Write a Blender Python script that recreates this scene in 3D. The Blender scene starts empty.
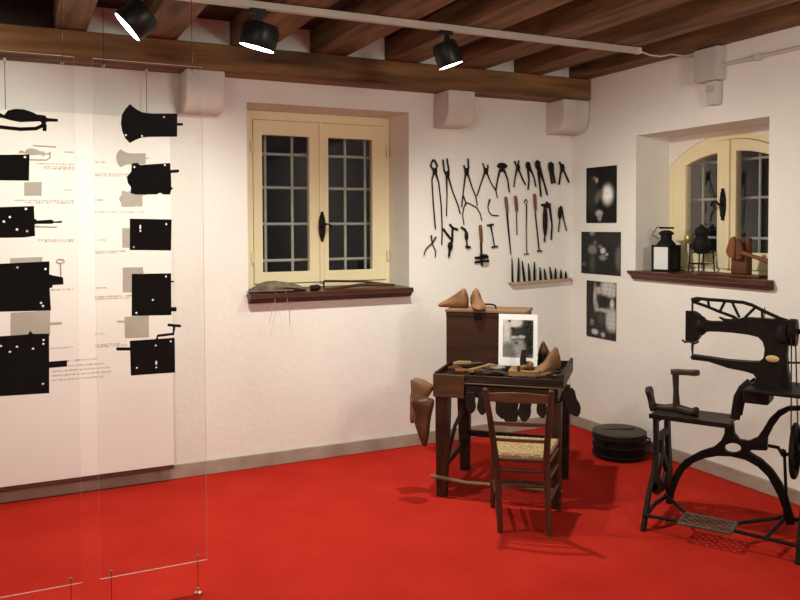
D = {'BENCHX': {'boxtop': [[-0.016, 0.384, 1.09], [0.513, 0.407, 1.09], [0.385, 0.825, 1.09], [0.153, 0.906, 1.09]],
            'last': [[0.676, 0.3, 0.766], [0.76, 0.3, 0.869], [0.718, 0.3, 0.917], [0.602, 0.3, 0.906], [0.602, 0.3, 0.781]],
            'leanpic': [[0.34, 0.3, 1.096], [0.577, 0.3, 1.085], [0.334, 0.3, 0.806], [0.565, 0.3, 0.78]],
            'tools': [[-0.014, 0.224, 0.76], [0.057, 0.388, 0.76], [0.18, 0.111, 0.76], [0.176, 0.35, 0.76], [0.26, 0.234, 0.76], [0.282, 0.309, 0.76], [0.361, 0.263, 0.76], [0.406, 0.345, 0.76],
                      [0.443, 0.059, 0.76], [0.571, 0.096, 0.76], [0.576, 0.225, 0.76], [0.638, 0.276, 0.76], [0.713, 0.434, 0.76], [0.486, 0.368, 0.76]]},
 'BOARD': [(-4.317, 2.326), (-3.212, 2.335), (-3.239, 0.115), (-3.365, 2.336), (-4.162, 2.329)],
 'CAPS': [[(-3.676, 1.972), (-3.453, 1.977)], [(-3.676, 1.96), (-3.466, 1.965)], [(-3.679, 1.737), (-3.391, 1.738)], [(-3.682, 1.495), (-3.507, 1.492)], [(-3.683, 1.486), (-3.549, 1.483)],
          [(-3.686, 1.216), (-3.44, 1.205)], [(-3.687, 1.203), (-3.482, 1.195)], [(-3.691, 0.92), (-3.545, 0.91)], [(-3.691, 0.908), (-3.498, 0.895)], [(-4.008, 2.023), (-3.794, 2.029)],
          [(-3.971, 2.006), (-3.794, 2.011)], [(-3.96, 1.995), (-3.794, 1.999)], [(-4.119, 1.803), (-3.797, 1.806)], [(-4.066, 1.791), (-3.797, 1.794)], [(-3.999, 1.569), (-3.801, 1.567)],
          [(-3.961, 1.56), (-3.801, 1.558)], [(-3.939, 1.269), (-3.805, 1.263)], [(-3.944, 0.917), (-3.81, 0.907)], [(-3.945, 0.835), (-3.675, 0.814)], [(-3.935, 0.804), (-3.641, 0.781)],
          [(-3.935, 0.777), (-3.606, 0.75)], [(-3.936, 0.75), (-3.595, 0.721)], [(-3.936, 0.723), (-3.642, 0.697)], [(-3.848, 2.097), (-3.793, 2.099)], [(-3.852, 1.868), (-3.807, 1.869)],
          [(-3.675, 2.042), (-3.611, 2.044)], [(-3.678, 1.81), (-3.626, 1.811)], [(-3.681, 1.565), (-3.612, 1.565)], [(-3.686, 1.271), (-3.616, 1.268)], [(-3.69, 0.988), (-3.62, 0.984)]],
 'FRONTHANG': [[0.193, -0.02, 0.648], [0.224, -0.02, 0.53], [0.272, -0.02, 0.623], [0.302, -0.02, 0.523], [0.344, -0.02, 0.615], [0.404, -0.02, 0.619], [0.433, -0.02, 0.443], [0.492, -0.02, 0.624],
               [0.522, -0.02, 0.462], [0.591, -0.02, 0.631], [0.626, -0.02, 0.545]],
 'GRILLE': {'h': [2.18, 1.932, 1.661, 1.389], 'v': [-2.447, -2.239, -1.811, -1.642]},
 'ICONS': [[[(-3.524, 2.126), (-3.538, 2.112), (-3.549, 2.093), (-3.552, 2.069), (-3.548, 2.047), (-3.539, 2.028), (-3.526, 2.014), (-3.507, 2.024), (-3.488, 2.032), (-3.463, 2.034), (-3.377, 2.038),
             (-3.375, 2.106), (-3.456, 2.102), (-3.484, 2.104), (-3.499, 2.109), (-3.512, 2.116)],
            [(-3.38, 2.078), (-3.357, 2.079), (-3.357, 2.072), (-3.38, 2.071)]],
           [[(-3.522, 1.868), (-3.506, 1.871), (-3.497, 1.864), (-3.402, 1.873), (-3.401, 1.851), (-3.374, 1.853), (-3.372, 1.848), (-3.375, 1.843), (-3.399, 1.841), (-3.399, 1.795), (-3.392, 1.791),
             (-3.4, 1.784), (-3.403, 1.77), (-3.423, 1.77), (-3.435, 1.776), (-3.445, 1.77), (-3.511, 1.769), (-3.527, 1.773), (-3.526, 1.793), (-3.535, 1.806), (-3.538, 1.824), (-3.532, 1.833),
             (-3.524, 1.844)]],
           [[(-3.522, 1.638), (-3.418, 1.634), (-3.42, 1.512), (-3.523, 1.516)]],
           [[(-3.522, 1.393), (-3.401, 1.391), (-3.402, 1.234), (-3.524, 1.238)], [(-3.405, 1.365), (-3.392, 1.362), (-3.392, 1.357), (-3.405, 1.357)],
            [(-3.406, 1.263), (-3.385, 1.263), (-3.385, 1.247), (-3.406, 1.248)]],
           [[(-3.516, 1.085), (-3.37, 1.086), (-3.37, 0.949), (-3.515, 0.951)], [(-3.56, 1.063), (-3.514, 1.06), (-3.514, 1.048), (-3.56, 1.052)]],
           [[(-4.062, 2.089), (-4.053, 2.105), (-4.035, 2.111), (-4.013, 2.111), (-3.992, 2.104), (-3.98, 2.097), (-3.959, 2.095), (-3.954, 2.087), (-3.926, 2.086), (-3.926, 2.078), (-3.954, 2.076),
             (-3.963, 2.064), (-3.972, 2.076), (-3.993, 2.074), (-4.023, 2.07), (-4.048, 2.075), (-4.063, 2.08), (-4.078, 2.082), (-4.092, 2.078), (-4.092, 2.094), (-4.078, 2.098)]],
           [[(-4.068, 1.91), (-3.973, 1.915), (-3.976, 1.832), (-4.069, 1.831)]],
           [[(-4.093, 1.695), (-4.023, 1.7), (-4.022, 1.604), (-4.04, 1.6), (-4.094, 1.599)],
            [(-4.023, 1.659), (-4.019, 1.659), (-4.019, 1.654), (-3.994, 1.657), (-3.99, 1.651), (-3.977, 1.653), (-3.977, 1.646), (-3.99, 1.646), (-3.994, 1.643), (-4.019, 1.643), (-4.023, 1.64)]],
           [[(-4.149, 1.464), (-3.977, 1.468), (-3.978, 1.439), (-3.968, 1.437), (-3.938, 1.431), (-3.937, 1.416), (-3.969, 1.415), (-3.969, 1.41), (-3.978, 1.409), (-3.974, 1.359), (-4.151, 1.362)]],
           [[(-4.152, 1.143), (-4.015, 1.144), (-4.005, 1.153), (-3.997, 1.145), (-3.94, 1.143), (-3.942, 0.994), (-4.156, 0.998)],
            [(-3.945, 1.073), (-3.876, 1.073), (-3.877, 1.058), (-3.945, 1.057)]]],
 'KEYICON': [[(-3.926, 2.094), (-3.926, 2.058), (-3.948, 2.045), (-4.078, 2.044)], [(-4.017, 2.129), (-3.892, 2.125)], [(-3.878, 1.429), (-3.877, 1.339)],
             [(-3.9, 1.442), (-3.886, 1.453), (-3.858, 1.447), (-3.856, 1.435), (-3.875, 1.427), (-3.895, 1.431), (-3.9, 1.442)], [(-4.009, 1.649), (-3.894, 1.646)]],
 'LOCKS': {'L1': {'h': [],
                  'k': [[(-4.198, 2.048), (-4.17, 2.048), (-4.097, 2.043), (-4.039, 2.048), (-4.016, 2.06), (-4.005, 2.08)], [(-4.005, 2.068), (-4.007, 2.04)]],
                  'o': [[(-4.154, 2.096), (-4.14, 2.115), (-4.114, 2.123), (-4.082, 2.123), (-4.052, 2.114), (-4.034, 2.105), (-4.004, 2.103), (-3.997, 2.093), (-3.956, 2.091), (-3.956, 2.081),
                         (-3.997, 2.079), (-4.009, 2.064), (-4.023, 2.079), (-4.053, 2.076), (-4.097, 2.072), (-4.133, 2.078), (-4.155, 2.084), (-4.176, 2.087), (-4.197, 2.082), (-4.197, 2.102),
                         (-4.176, 2.107)]]},
           'L2': {'h': [(-4.081, 1.931)], 'o': [[(-4.207, 1.935), (-4.064, 1.942), (-4.068, 1.836), (-4.209, 1.835)]]},
           'L3': {'h': [(-4.081, 1.721), (-4.14, 1.688), (-4.162, 1.67), (-4.115, 1.638), (-4.078, 1.631)],
                  'o': [[(-4.211, 1.726), (-4.051, 1.733), (-4.049, 1.611), (-4.09, 1.605), (-4.213, 1.604)],
                        [(-4.052, 1.68), (-4.043, 1.68), (-4.043, 1.674), (-3.985, 1.678), (-3.977, 1.67), (-3.947, 1.673), (-3.947, 1.664), (-3.977, 1.664), (-3.985, 1.66), (-4.043, 1.66),
                         (-4.052, 1.656)]]},
           'L4': {'h': [(-4.116, 1.484), (-4.012, 1.475), (-4.031, 1.336), (-4.024, 1.323)],
                  'o': [[(-4.222, 1.499), (-3.997, 1.506), (-3.998, 1.452), (-3.986, 1.448), (-3.946, 1.438), (-3.945, 1.409), (-3.987, 1.408), (-3.987, 1.398), (-3.998, 1.396), (-3.994, 1.303),
                         (-4.225, 1.309)]]},
           'L5': {'h': [(-4.181, 1.169), (-4.149, 1.143), (-4.123, 1.162), (-4.064, 1.15), (-4.025, 1.167), (-4.024, 1.183), (-4.029, 1.002)],
                  'o': [[(-4.227, 1.207), (-4.082, 1.209), (-4.072, 1.223), (-4.063, 1.21), (-4.003, 1.207), (-4.006, 0.962), (-4.231, 0.968)],
                        [(-4.009, 1.091), (-3.936, 1.092), (-3.937, 1.067), (-4.009, 1.066)]]},
           'R1': {'h': [(-3.531, 2.123), (-3.624, 2.037), (-3.69, 2.038)],
                  'o': [[(-3.672, 2.17), (-3.69, 2.15), (-3.705, 2.122), (-3.709, 2.086), (-3.704, 2.054), (-3.692, 2.025), (-3.674, 2.005), (-3.649, 2.02), (-3.624, 2.031), (-3.591, 2.035),
                         (-3.477, 2.041), (-3.475, 2.141), (-3.582, 2.135), (-3.619, 2.137), (-3.639, 2.145), (-3.656, 2.156)],
                        [(-3.481, 2.1), (-3.451, 2.101), (-3.451, 2.09), (-3.481, 2.089)]]},
           'R2': {'h': [(-3.657, 1.903), (-3.53, 1.915)],
                  'o': [[(-3.667, 1.917), (-3.646, 1.921), (-3.634, 1.912), (-3.508, 1.924), (-3.507, 1.894), (-3.472, 1.897), (-3.469, 1.891), (-3.473, 1.884), (-3.505, 1.881), (-3.505, 1.82),
                         (-3.496, 1.814), (-3.506, 1.805), (-3.51, 1.787), (-3.536, 1.787), (-3.552, 1.795), (-3.565, 1.787), (-3.652, 1.785), (-3.673, 1.791), (-3.672, 1.817), (-3.684, 1.834),
                         (-3.688, 1.859), (-3.68, 1.87), (-3.669, 1.885)]]},
           'R3': {'h': [(-3.636, 1.646), (-3.636, 1.629), (-3.527, 1.658), (-3.664, 1.56)], 'o': [[(-3.678, 1.682), (-3.505, 1.678), (-3.509, 1.542), (-3.68, 1.547)]]},
           'R4': {'h': [(-3.588, 1.329), (-3.531, 1.429), (-3.657, 1.276)],
                  'o': [[(-3.673, 1.444), (-3.51, 1.442), (-3.511, 1.259), (-3.676, 1.264)], [(-3.515, 1.411), (-3.498, 1.408), (-3.498, 1.402), (-3.515, 1.402)],
                        [(-3.516, 1.293), (-3.488, 1.293), (-3.488, 1.274), (-3.516, 1.275)]]},
           'R5': {'h': [(-3.578, 1.129), (-3.514, 1.143), (-3.577, 1.053), (-3.577, 1.033), (-3.658, 1.038)],
                  'k': [[(-3.573, 1.153), (-3.569, 1.171), (-3.503, 1.175), (-3.498, 1.21)], [(-3.526, 1.216), (-3.47, 1.208)]],
                  'o': [[(-3.685, 1.156), (-3.498, 1.157), (-3.498, 1.005), (-3.683, 1.007)], [(-3.741, 1.132), (-3.682, 1.128), (-3.682, 1.115), (-3.741, 1.119)]]}},
 'M': {'anvL': [(-0.266, 0.615), (-0.335, 0.607), (-0.397, 0.59)],
       'anvLs': [(-0.417, 0.7), (-0.428, 0.653), (-0.414, 0.597), (-0.391, 0.582)],
       'anvR': [(-0.266, 0.615), (-0.214, 0.605), (-0.154, 0.596)],
       'anvpost': [(-0.272, 0.813), (-0.269, 0.717), (-0.266, 0.615)],
       'anvtop': [(-0.297, 0.814), (-0.248, 0.83), (-0.193, 0.832), (-0.15, 0.82)],
       'arch': [(-0.354, 0.029), (-0.331, 0.104), (-0.32, 0.165), (-0.298, 0.227), (-0.248, 0.299), (-0.165, 0.359), (-0.09, 0.396), (-0.049, 0.439), (-0.032, 0.481), (-0.03, 0.538), (0.015, 0.544),
                (0.021, 0.489), (0.047, 0.459), (0.094, 0.458), (0.139, 0.487), (0.169, 0.538), (0.198, 0.597), (0.238, 0.645), (0.286, 0.673), (0.373, 0.688), (0.373, 0.663), (0.296, 0.65),
                (0.253, 0.615), (0.217, 0.555), (0.19, 0.491), (0.188, 0.42), (0.109, 0.411), (0.099, 0.397), (0.161, 0.366), (0.216, 0.32), (0.263, 0.252), (0.291, 0.187), (0.317, 0.094),
                (0.327, 0.042), (0.288, 0.034), (0.268, 0.117), (0.242, 0.189), (0.192, 0.278), (0.141, 0.324), (0.079, 0.351), (0.006, 0.358), (-0.068, 0.349), (-0.132, 0.327), (-0.198, 0.288),
                (-0.251, 0.233), (-0.284, 0.165), (-0.306, 0.097), (-0.319, 0.024)],
       'badge': [(0.232, 0.941), (0.197, 0.946), (0.268, 0.941)],
       'bar': [[[-0.318, -0.237, 0.08], [0.097, -0.218, 0.08], [0.398, -0.237, 0.08], [0.083, -0.145, 0.08], [0.287, 0.025, 0.08], [0.252, -0.18, 0.08], [0.272, -0.003, 0.08]]],
       'bed': [[[0.113, -0.23, 0.78], [0.144, -0.294, 0.78], [0.273, -0.345, 0.78], [0.407, -0.36, 0.78]]],
       'belt': [[(0.324, 1.056), (0.328, 0.575)], [(0.344, 1.058), (0.349, 0.578)]],
       'blob': [(-0.116, 1.216), (-0.143, 1.225)],
       'body': [(-0.196, 1.167), (-0.169, 1.165), (-0.142, 1.148), (-0.129, 1.123), (-0.089, 1.117), (-0.027, 1.12), (0.034, 1.131), (0.085, 1.149), (0.164, 1.15), (0.251, 1.15), (0.299, 1.148),
                (0.302, 1.044), (0.299, 0.96), (0.304, 0.887), (0.317, 0.815), (0.329, 0.764), (0.089, 0.725), (0.113, 0.782), (0.147, 0.813), (0.152, 0.835), (0.137, 0.854), (0.097, 0.863),
                (0.016, 0.872), (-0.088, 0.898), (-0.178, 0.901), (-0.185, 0.917), (-0.178, 0.925), (-0.088, 0.92), (0.006, 0.914), (0.127, 0.916), (0.166, 0.92), (0.188, 0.945), (0.193, 0.993),
                (0.183, 1.029), (0.16, 1.052), (0.116, 1.06), (0.045, 1.065), (-0.037, 1.066), (-0.089, 1.063), (-0.129, 1.049), (-0.143, 1.02), (-0.157, 1.001), (-0.195, 0.996)],
       'bot': [(-0.183, 1.22), (-0.111, 1.199), (-0.038, 1.171), (0.034, 1.148), (0.055, 1.133)],
       'box': [(0.088, 0.713), (0.216, 0.718), (0.225, 0.687), (0.202, 0.651), (0.089, 0.659)],
       'bracket': [(0.128, 0.794), (0.088, 0.758), (0.063, 0.712), (0.051, 0.645), (0.044, 0.595)],
       'crank': [(0.201, 0.46), (0.25, 0.457), (0.272, 0.418), (0.304, 0.431)],
       'curl': [(-0.229, 1.008), (-0.216, 0.995), (-0.195, 1.0), (-0.157, 0.993), (-0.141, 1.006)],
       'face': [(-0.203, 1.163), (-0.202, 0.998)],
       'hole': [(0.056, 0.414), (0.053, 0.403), (0.043, 0.392), (0.029, 0.384), (0.013, 0.379), (-0.004, 0.379), (-0.018, 0.382), (-0.028, 0.39), (-0.031, 0.4), (-0.028, 0.412), (-0.018, 0.422),
                (-0.004, 0.43), (0.012, 0.435), (0.029, 0.435), (0.043, 0.431), (0.052, 0.424)],
       'hub': [(0.304, 1.154), (0.332, 1.151), (0.339, 1.089), (0.319, 1.014)],
       'latch': [(-0.037, 1.145), (-0.011, 1.131), (0.035, 1.126)],
       'needle': [(-0.183, 1.234), (-0.181, 0.917)],
       'pin': [(0.186, 1.21), (0.187, 1.152)],
       'pitman': [(0.274, 0.589), (0.281, 0.451), (0.291, 0.239), (0.297, 0.112)],
       'rod2': [(0.301, 0.929), (0.413, 0.936)],
       'shaft': [(0.337, 1.091), (0.411, 1.094)],
       'struts': [[(-0.101, 1.233), (-0.095, 1.198)], [(-0.012, 1.231), (-0.038, 1.173)], [(0.024, 1.228), (0.062, 1.146)], [(0.139, 1.204), (0.09, 1.148)],
                  [(0.154, 1.201), (0.174, 1.188), (0.176, 1.151)]],
       'top': [(-0.188, 1.231), (-0.159, 1.239), (-0.095, 1.235), (-0.038, 1.234), (0.079, 1.229), (0.124, 1.217), (0.203, 1.179), (0.261, 1.154), (0.299, 1.143)],
       'tray': [[[-0.383, -0.104, 0.57], [-0.277, -0.127, 0.57], [0.013, -0.093, 0.57], [0.004, 0.15, 0.57]]],
       'treadle': [[[-0.161, -0.148, 0.09], [0.091, -0.138, 0.09], [0.086, -0.305, 0.09], [-0.166, -0.291, 0.09]]],
       'wheel': [(0.329, 0.459), (0.328, 0.602), (0.331, 0.316)]},
 'PUNCH': [[(-0.585, 1.402), (-0.579, 1.207)], [(-0.521, 1.401), (-0.524, 1.21)], [(-0.488, 1.376), (-0.466, 1.212)], [(-0.428, 1.355), (-0.418, 1.214)], [(-0.37, 1.365), (-0.37, 1.214)],
           [(-0.316, 1.32), (-0.311, 1.216)], [(-0.274, 1.307), (-0.26, 1.217)], [(-0.22, 1.321), (-0.203, 1.218)], [(-0.163, 1.308), (-0.163, 1.22)], [(-0.108, 1.294), (-0.109, 1.222)],
           [(-0.059, 1.28), (-0.059, 1.224)]],
 'RW': {'box': [(-1.331, 2.832), (-1.524, 2.793), (-1.526, 2.567), (-1.333, 2.599)],
        'cond': [(-1.581, 2.667), (-1.847, 2.67), (-2.108, 2.669)],
        'dev': [(-1.393, 2.576), (-1.526, 2.555), (-1.511, 2.421)],
        'wire': [(-1.171, 2.809), (-1.27, 2.77), (-1.34, 2.744)]},
 'SHELF': [(-0.628, 1.205), (-0.001, 1.225), (-0.628, 1.173), (-0.001, 1.192)],
 'SILLITEMS': {'lantern': [[1.138, 0.228, 1.25], [0.805, -0.294, 1.25], [1.116, -0.131, 1.25], [1.479, 0.034, 1.25], [1.434, -0.311, 1.25], [1.019, -0.249, 1.25], [0.709, -0.698, 1.25],
                           [0.862, -1.058, 1.25], [1.748, -0.12, 1.25], [2.979, 0.516, 1.25]]},
 'TIN': [[-0.378, -0.732, 0.05], [-0.15, -1.046, 0.05], [-0.382, -1.033, 0.0], [-0.398, -0.767, 0.17], [-0.136, -1.021, 0.17], [-0.134, -0.771, 0.17]],
 'TOOLS': {'awl_short': {'c': [[(-0.54, 1.75), (-0.533, 1.568)]], 'h': [[(-0.553, 1.877), (-0.54, 1.75)]]},
           'bar_double': {'c': [[(-0.81, 1.643), (-0.753, 1.651)], [(-0.781, 1.644), (-0.762, 1.562), (-0.746, 1.48)], [(-0.769, 1.472), (-0.714, 1.479)]]},
           'calipers': {'c': [[(-1.024, 1.871), (-1.002, 1.821), (-0.966, 1.81), (-0.903, 1.78), (-0.872, 1.733), (-0.858, 1.679)],
                              [(-1.002, 1.817), (-1.023, 1.779), (-1.033, 1.725), (-1.02, 1.649)]]},
           'dividers_small': {'c': [[(-0.129, 1.78), (-0.089, 1.78)], [(-0.116, 1.776), (-0.121, 1.687), (-0.134, 1.589)], [(-0.096, 1.768), (-0.074, 1.678), (-0.048, 1.596)]],
                              'e': [(-0.12, 1.736, 0.017, 0.0485)]},
           'dividers_wide': {'c': [[(-0.298, 1.805), (-0.209, 1.812)], [(-0.27, 1.8), (-0.26, 1.646), (-0.272, 1.509)], [(-0.219, 1.8), (-0.194, 1.646), (-0.203, 1.524)]],
                             'e': [(-0.265, 1.679, 0.023, 0.1295)]},
           'file_long': {'c': [[(-0.628, 1.742), (-0.609, 1.568), (-0.59, 1.41)]], 'h': [[(-0.644, 1.868), (-0.628, 1.742)]]},
           'hammer_tool': {'c': [[(-1.143, 1.653), (-1.117, 1.626), (-1.073, 1.612)], [(-1.121, 1.619), (-1.123, 1.535), (-1.139, 1.489)], [(-1.139, 1.52), (-1.136, 1.451)],
                                 [(-1.147, 1.459), (-1.152, 1.406)], [(-1.199, 1.619), (-1.169, 1.581), (-1.134, 1.543)]],
                           'e': [(-1.141, 1.489, 0.0225, 0.032)]},
           'hammer_tool_b': {'c': [[(-1.042, 1.63), (-1.015, 1.614)], [(-1.015, 1.618), (-1.002, 1.587), (-0.998, 1.533), (-0.989, 1.464)], [(-1.002, 1.483), (-0.962, 1.475)]],
                             'e': [(-0.999, 1.565, 0.016, 0.0385)]},
           'hook_curved': {'c': [[(-0.785, 1.847), (-0.804, 1.788), (-0.794, 1.749), (-0.767, 1.722), (-0.707, 1.72)]]},
           'iron_handled': {'c': [[(-0.361, 1.759), (-0.341, 1.606), (-0.321, 1.441)], [(-0.343, 1.435), (-0.296, 1.438)]], 'h': [[(-0.371, 1.895), (-0.361, 1.759)]]},
           'nippers_long': {'c': [[(-0.352, 2.151), (-0.344, 2.112), (-0.323, 2.072)], [(-0.323, 2.152), (-0.321, 2.112), (-0.313, 2.072)], [(-0.327, 2.064), (-0.313, 1.96), (-0.303, 1.872)],
                                  [(-0.308, 2.064), (-0.273, 1.977), (-0.244, 1.885)]],
                            'e': [(-0.339, 2.128, 0.026, 0.037)]},
           'nippers_wide': {'c': [[(-0.716, 2.101), (-0.702, 2.121), (-0.675, 2.127), (-0.647, 2.123), (-0.628, 2.104)], [(-0.702, 2.101), (-0.642, 2.103)],
                                  [(-0.693, 2.078), (-0.715, 2.0), (-0.732, 1.913)], [(-0.658, 2.079), (-0.623, 2.002), (-0.609, 1.904)], [(-0.684, 2.094), (-0.667, 2.071)]],
                            'e': [(-0.674, 2.107, 0.0465, 0.0235)]},
           'pincer_round': {'c': [[(-1.28, 2.055), (-1.305, 2.092), (-1.295, 2.118), (-1.284, 2.137)], [(-1.263, 2.056), (-1.252, 2.093), (-1.266, 2.119), (-1.279, 2.138)],
                                  [(-1.28, 2.063), (-1.269, 2.033)], [(-1.28, 2.04), (-1.297, 1.987), (-1.285, 1.8), (-1.268, 1.619)],
                                  [(-1.263, 2.041), (-1.237, 1.966), (-1.216, 1.8), (-1.208, 1.612), (-1.212, 1.498)]],
                            'e': [(-1.272, 2.051, 0.0205, 0.0255)]},
           'pincers_small': {'c': [[(-1.302, 1.571), (-1.294, 1.514), (-1.285, 1.491), (-1.264, 1.453), (-1.269, 1.408)],
                                   [(-1.264, 1.559), (-1.294, 1.514), (-1.315, 1.499), (-1.349, 1.47), (-1.366, 1.425)]]},
           'pliers_bent': {'c': [[(-0.439, 2.145), (-0.436, 2.117), (-0.424, 2.085)], [(-0.42, 2.141), (-0.419, 2.109), (-0.415, 2.086)], [(-0.429, 2.085), (-0.419, 1.998), (-0.429, 1.926)],
                                 [(-0.41, 2.094), (-0.373, 2.023), (-0.356, 1.951)]],
                           'e': [(-0.431, 2.117, 0.023, 0.032)]},
           'pliers_closed': {'c': [[(-0.22, 2.143), (-0.212, 2.075), (-0.195, 1.978)], [(-0.197, 2.144), (-0.189, 2.076), (-0.169, 1.983)]], 'e': [(-0.21, 2.112, 0.0255, 0.0445)]},
           'pliers_cross': {'c': [[(-0.526, 2.091), (-0.558, 2.149)], [(-0.534, 2.09), (-0.519, 2.154)], [(-0.538, 2.114), (-0.525, 2.083)], [(-0.539, 2.082), (-0.558, 2.003), (-0.566, 1.944)],
                                  [(-0.517, 2.083), (-0.482, 2.013), (-0.453, 1.965)]],
                            'e': [(-0.526, 2.099, 0.018, 0.0255)]},
           'pliers_pointed': {'c': [[(-0.122, 2.158), (-0.105, 2.122), (-0.09, 2.094)], [(-0.095, 2.135), (-0.087, 2.111)], [(-0.105, 2.086), (-0.115, 2.029), (-0.125, 1.972)],
                                    [(-0.085, 2.094), (-0.054, 2.038), (-0.029, 1.99)]],
                              'e': [(-0.095, 2.111, 0.022, 0.0325)]},
           'rod_ring': {'c': [[(-0.448, 1.85), (-0.465, 1.828), (-0.448, 1.806), (-0.431, 1.828), (-0.448, 1.85)], [(-0.446, 1.806), (-0.448, 1.607), (-0.443, 1.419)],
                              [(-0.467, 1.412), (-0.422, 1.415)]]},
           'tongs_open': {'c': [[(-0.826, 2.067), (-0.84, 2.098), (-0.849, 2.124)], [(-0.822, 2.067), (-0.805, 2.091), (-0.808, 2.114)], [(-0.831, 2.075), (-0.819, 2.044)],
                                [(-0.835, 2.051), (-0.867, 1.973), (-0.905, 1.872)], [(-0.813, 2.052), (-0.776, 1.975), (-0.73, 1.913), (-0.716, 1.859)]],
                          'e': [(-0.824, 2.067, 0.0205, 0.023)]},
           'tongs_straight': {'c': [[(-1.177, 2.035), (-1.19, 2.057), (-1.2, 2.14)], [(-1.155, 2.036), (-1.151, 2.058), (-1.168, 2.149)], [(-1.177, 2.043), (-1.155, 2.013)],
                                    [(-1.172, 2.013), (-1.168, 1.877), (-1.173, 1.717)], [(-1.155, 2.013), (-1.116, 1.9), (-1.072, 1.802), (-1.051, 1.733)]],
                              'e': [(-1.164, 2.031, 0.019, 0.0265)]},
           'tongs_stub': {'c': [[(-1.001, 2.062), (-1.015, 2.085), (-1.017, 2.104)], [(-0.988, 2.063), (-0.979, 2.086), (-0.984, 2.155)], [(-1.001, 2.07), (-0.993, 2.032)],
                                [(-1.006, 2.039), (-1.024, 1.917), (-1.042, 1.786)], [(-0.984, 2.04), (-0.948, 1.941), (-0.912, 1.864), (-0.899, 1.795)]],
                          'e': [(-0.997, 2.058, 0.021, 0.0275)]},
           'wheel_tool': {'c': [[(-0.867, 1.509), (-0.858, 1.33)], [(-0.922, 1.393), (-0.804, 1.4)], [(-0.922, 1.358), (-0.795, 1.367)]], 'h': [[(-0.876, 1.648), (-0.867, 1.509)]]}},
 'WB': {'glL': [(-2.504, 2.307), (-2.147, 2.305), (-2.155, 1.307), (-2.514, 1.313)],
        'glR': [(-1.997, 2.308), (-1.637, 2.305), (-1.642, 1.313), (-2.004, 1.314)],
        'handle': [(-2.065, 1.742), (-2.066, 1.54)],
        'outer': [(-2.599, 2.456), (-1.475, 2.459), (-1.481, 1.197)],
        'sashL': [(-2.577, 2.415), (-2.056, 2.413), (-2.065, 1.233)],
        'sashR': [(-2.044, 2.414), (-1.522, 2.41), (-1.528, 1.215)]},
 'WR': {'glL': [(-0.927, 2.032), (-1.05, 2.089), (-1.213, 2.13), (-1.22, 1.452), (-0.933, 1.459)],
        'glR': [(-1.376, 2.134), (-1.626, 2.048), (-1.384, 1.471)],
        'handle': [(-1.277, 1.886), (-1.279, 1.684)],
        'left': [(-0.765, 1.318), (-0.805, 1.343)],
        'outerarch': [(-0.758, 2.117), (-0.925, 2.215), (-1.229, 2.272), (-1.506, 2.263), (-1.639, 2.255)],
        'sash': [(-0.808, 2.129), (-1.316, 2.242)],
        'split': [(-1.317, 2.159), (-1.325, 1.365)]}}
import bpy, math, random
from mathutils import Vector, Matrix, Euler
S=bpy.context.scene; COL=S.collection; R=math.radians; PI=math.pi
random.seed(7)
# ------------------------------------------------------------------ materials
def nmat(name): 
    m=bpy.data.materials.new(name); m.use_nodes=True; nt=m.node_tree; nt.nodes.clear()
    o=nt.nodes.new('ShaderNodeOutputMaterial'); return m,nt,o
def mat(name,col,rough=.6,metal=0,var=.15,scale=8,stretch=(1,1,1),bump=.0,bscale=None,col2=None,spec=.3,detail=6):
    m,nt,o=nmat(name); N=nt.nodes.new; L=nt.links.new
    b=N('ShaderNodeBsdfPrincipled'); L(b.outputs[0],o.inputs[0])
    b.inputs['Roughness'].default_value=rough; b.inputs['Metallic'].default_value=metal; b.inputs['Specular IOR Level'].default_value=spec
    tc=N('ShaderNodeTexCoord'); mp=N('ShaderNodeMapping'); mp.inputs['Scale'].default_value=stretch; L(tc.outputs['Object'],mp.inputs[0])
    n=N('ShaderNodeTexNoise'); n.inputs['Scale'].default_value=scale; n.inputs['Detail'].default_value=detail; L(mp.outputs[0],n.inputs[0])
    r=N('ShaderNodeValToRGB'); r.color_ramp.elements[0].position=.3; r.color_ramp.elements[1].position=.7
    c2=col2 or tuple(c*(1+var*2) for c in col)
    r.color_ramp.elements[0].color=(*[c*(1-var) for c in col],1) if not col2 else (*col,1)
    r.color_ramp.elements[1].color=(*[min(1,c) for c in c2],1)
    L(n.outputs[0],r.inputs[0]); L(r.outputs[0],b.inputs['Base Color'])
    if bump:
        n2=N('ShaderNodeTexNoise'); n2.inputs['Scale'].default_value=bscale or scale*4; n2.inputs['Detail'].default_value=5; L(mp.outputs[0],n2.inputs[0])
        bm=N('ShaderNodeBump'); bm.inputs['Strength'].default_value=bump; bm.inputs['Distance'].default_value=.01; L(n2.outputs[0],bm.inputs['Height']); L(bm.outputs[0],b.inputs['Normal'])
    return m
def wood(name,c1,c2,rough=.6,scale=3,axis='x',bump=.25):
    st={'x':(.6,6,6),'y':(6,.6,6),'z':(6,6,.6)}[axis]
    return mat(name,c1,rough,0,.2,scale,st,bump,scale*3,col2=c2,spec=.3)
def glass(name,refl=1.0,tint=(1,1,1)):
    m,nt,o=nmat(name); N=nt.nodes.new; L=nt.links.new
    t=N('ShaderNodeBsdfTransparent'); t.inputs[0].default_value=(*tint,1); g=N('ShaderNodeBsdfGlossy'); g.inputs['Roughness'].default_value=.02
    f=N('ShaderNodeFresnel'); f.inputs[0].default_value=1.45; mx=N('ShaderNodeMixShader')
    mu=N('ShaderNodeMath'); mu.operation='MULTIPLY'; mu.inputs[1].default_value=refl; L(f.outputs[0],mu.inputs[0]); L(mu.outputs[0],mx.inputs[0])
    L(t.outputs[0],mx.inputs[1]); L(g.outputs[0],mx.inputs[2]); L(mx.outputs[0],o.inputs[0]); return m
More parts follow.
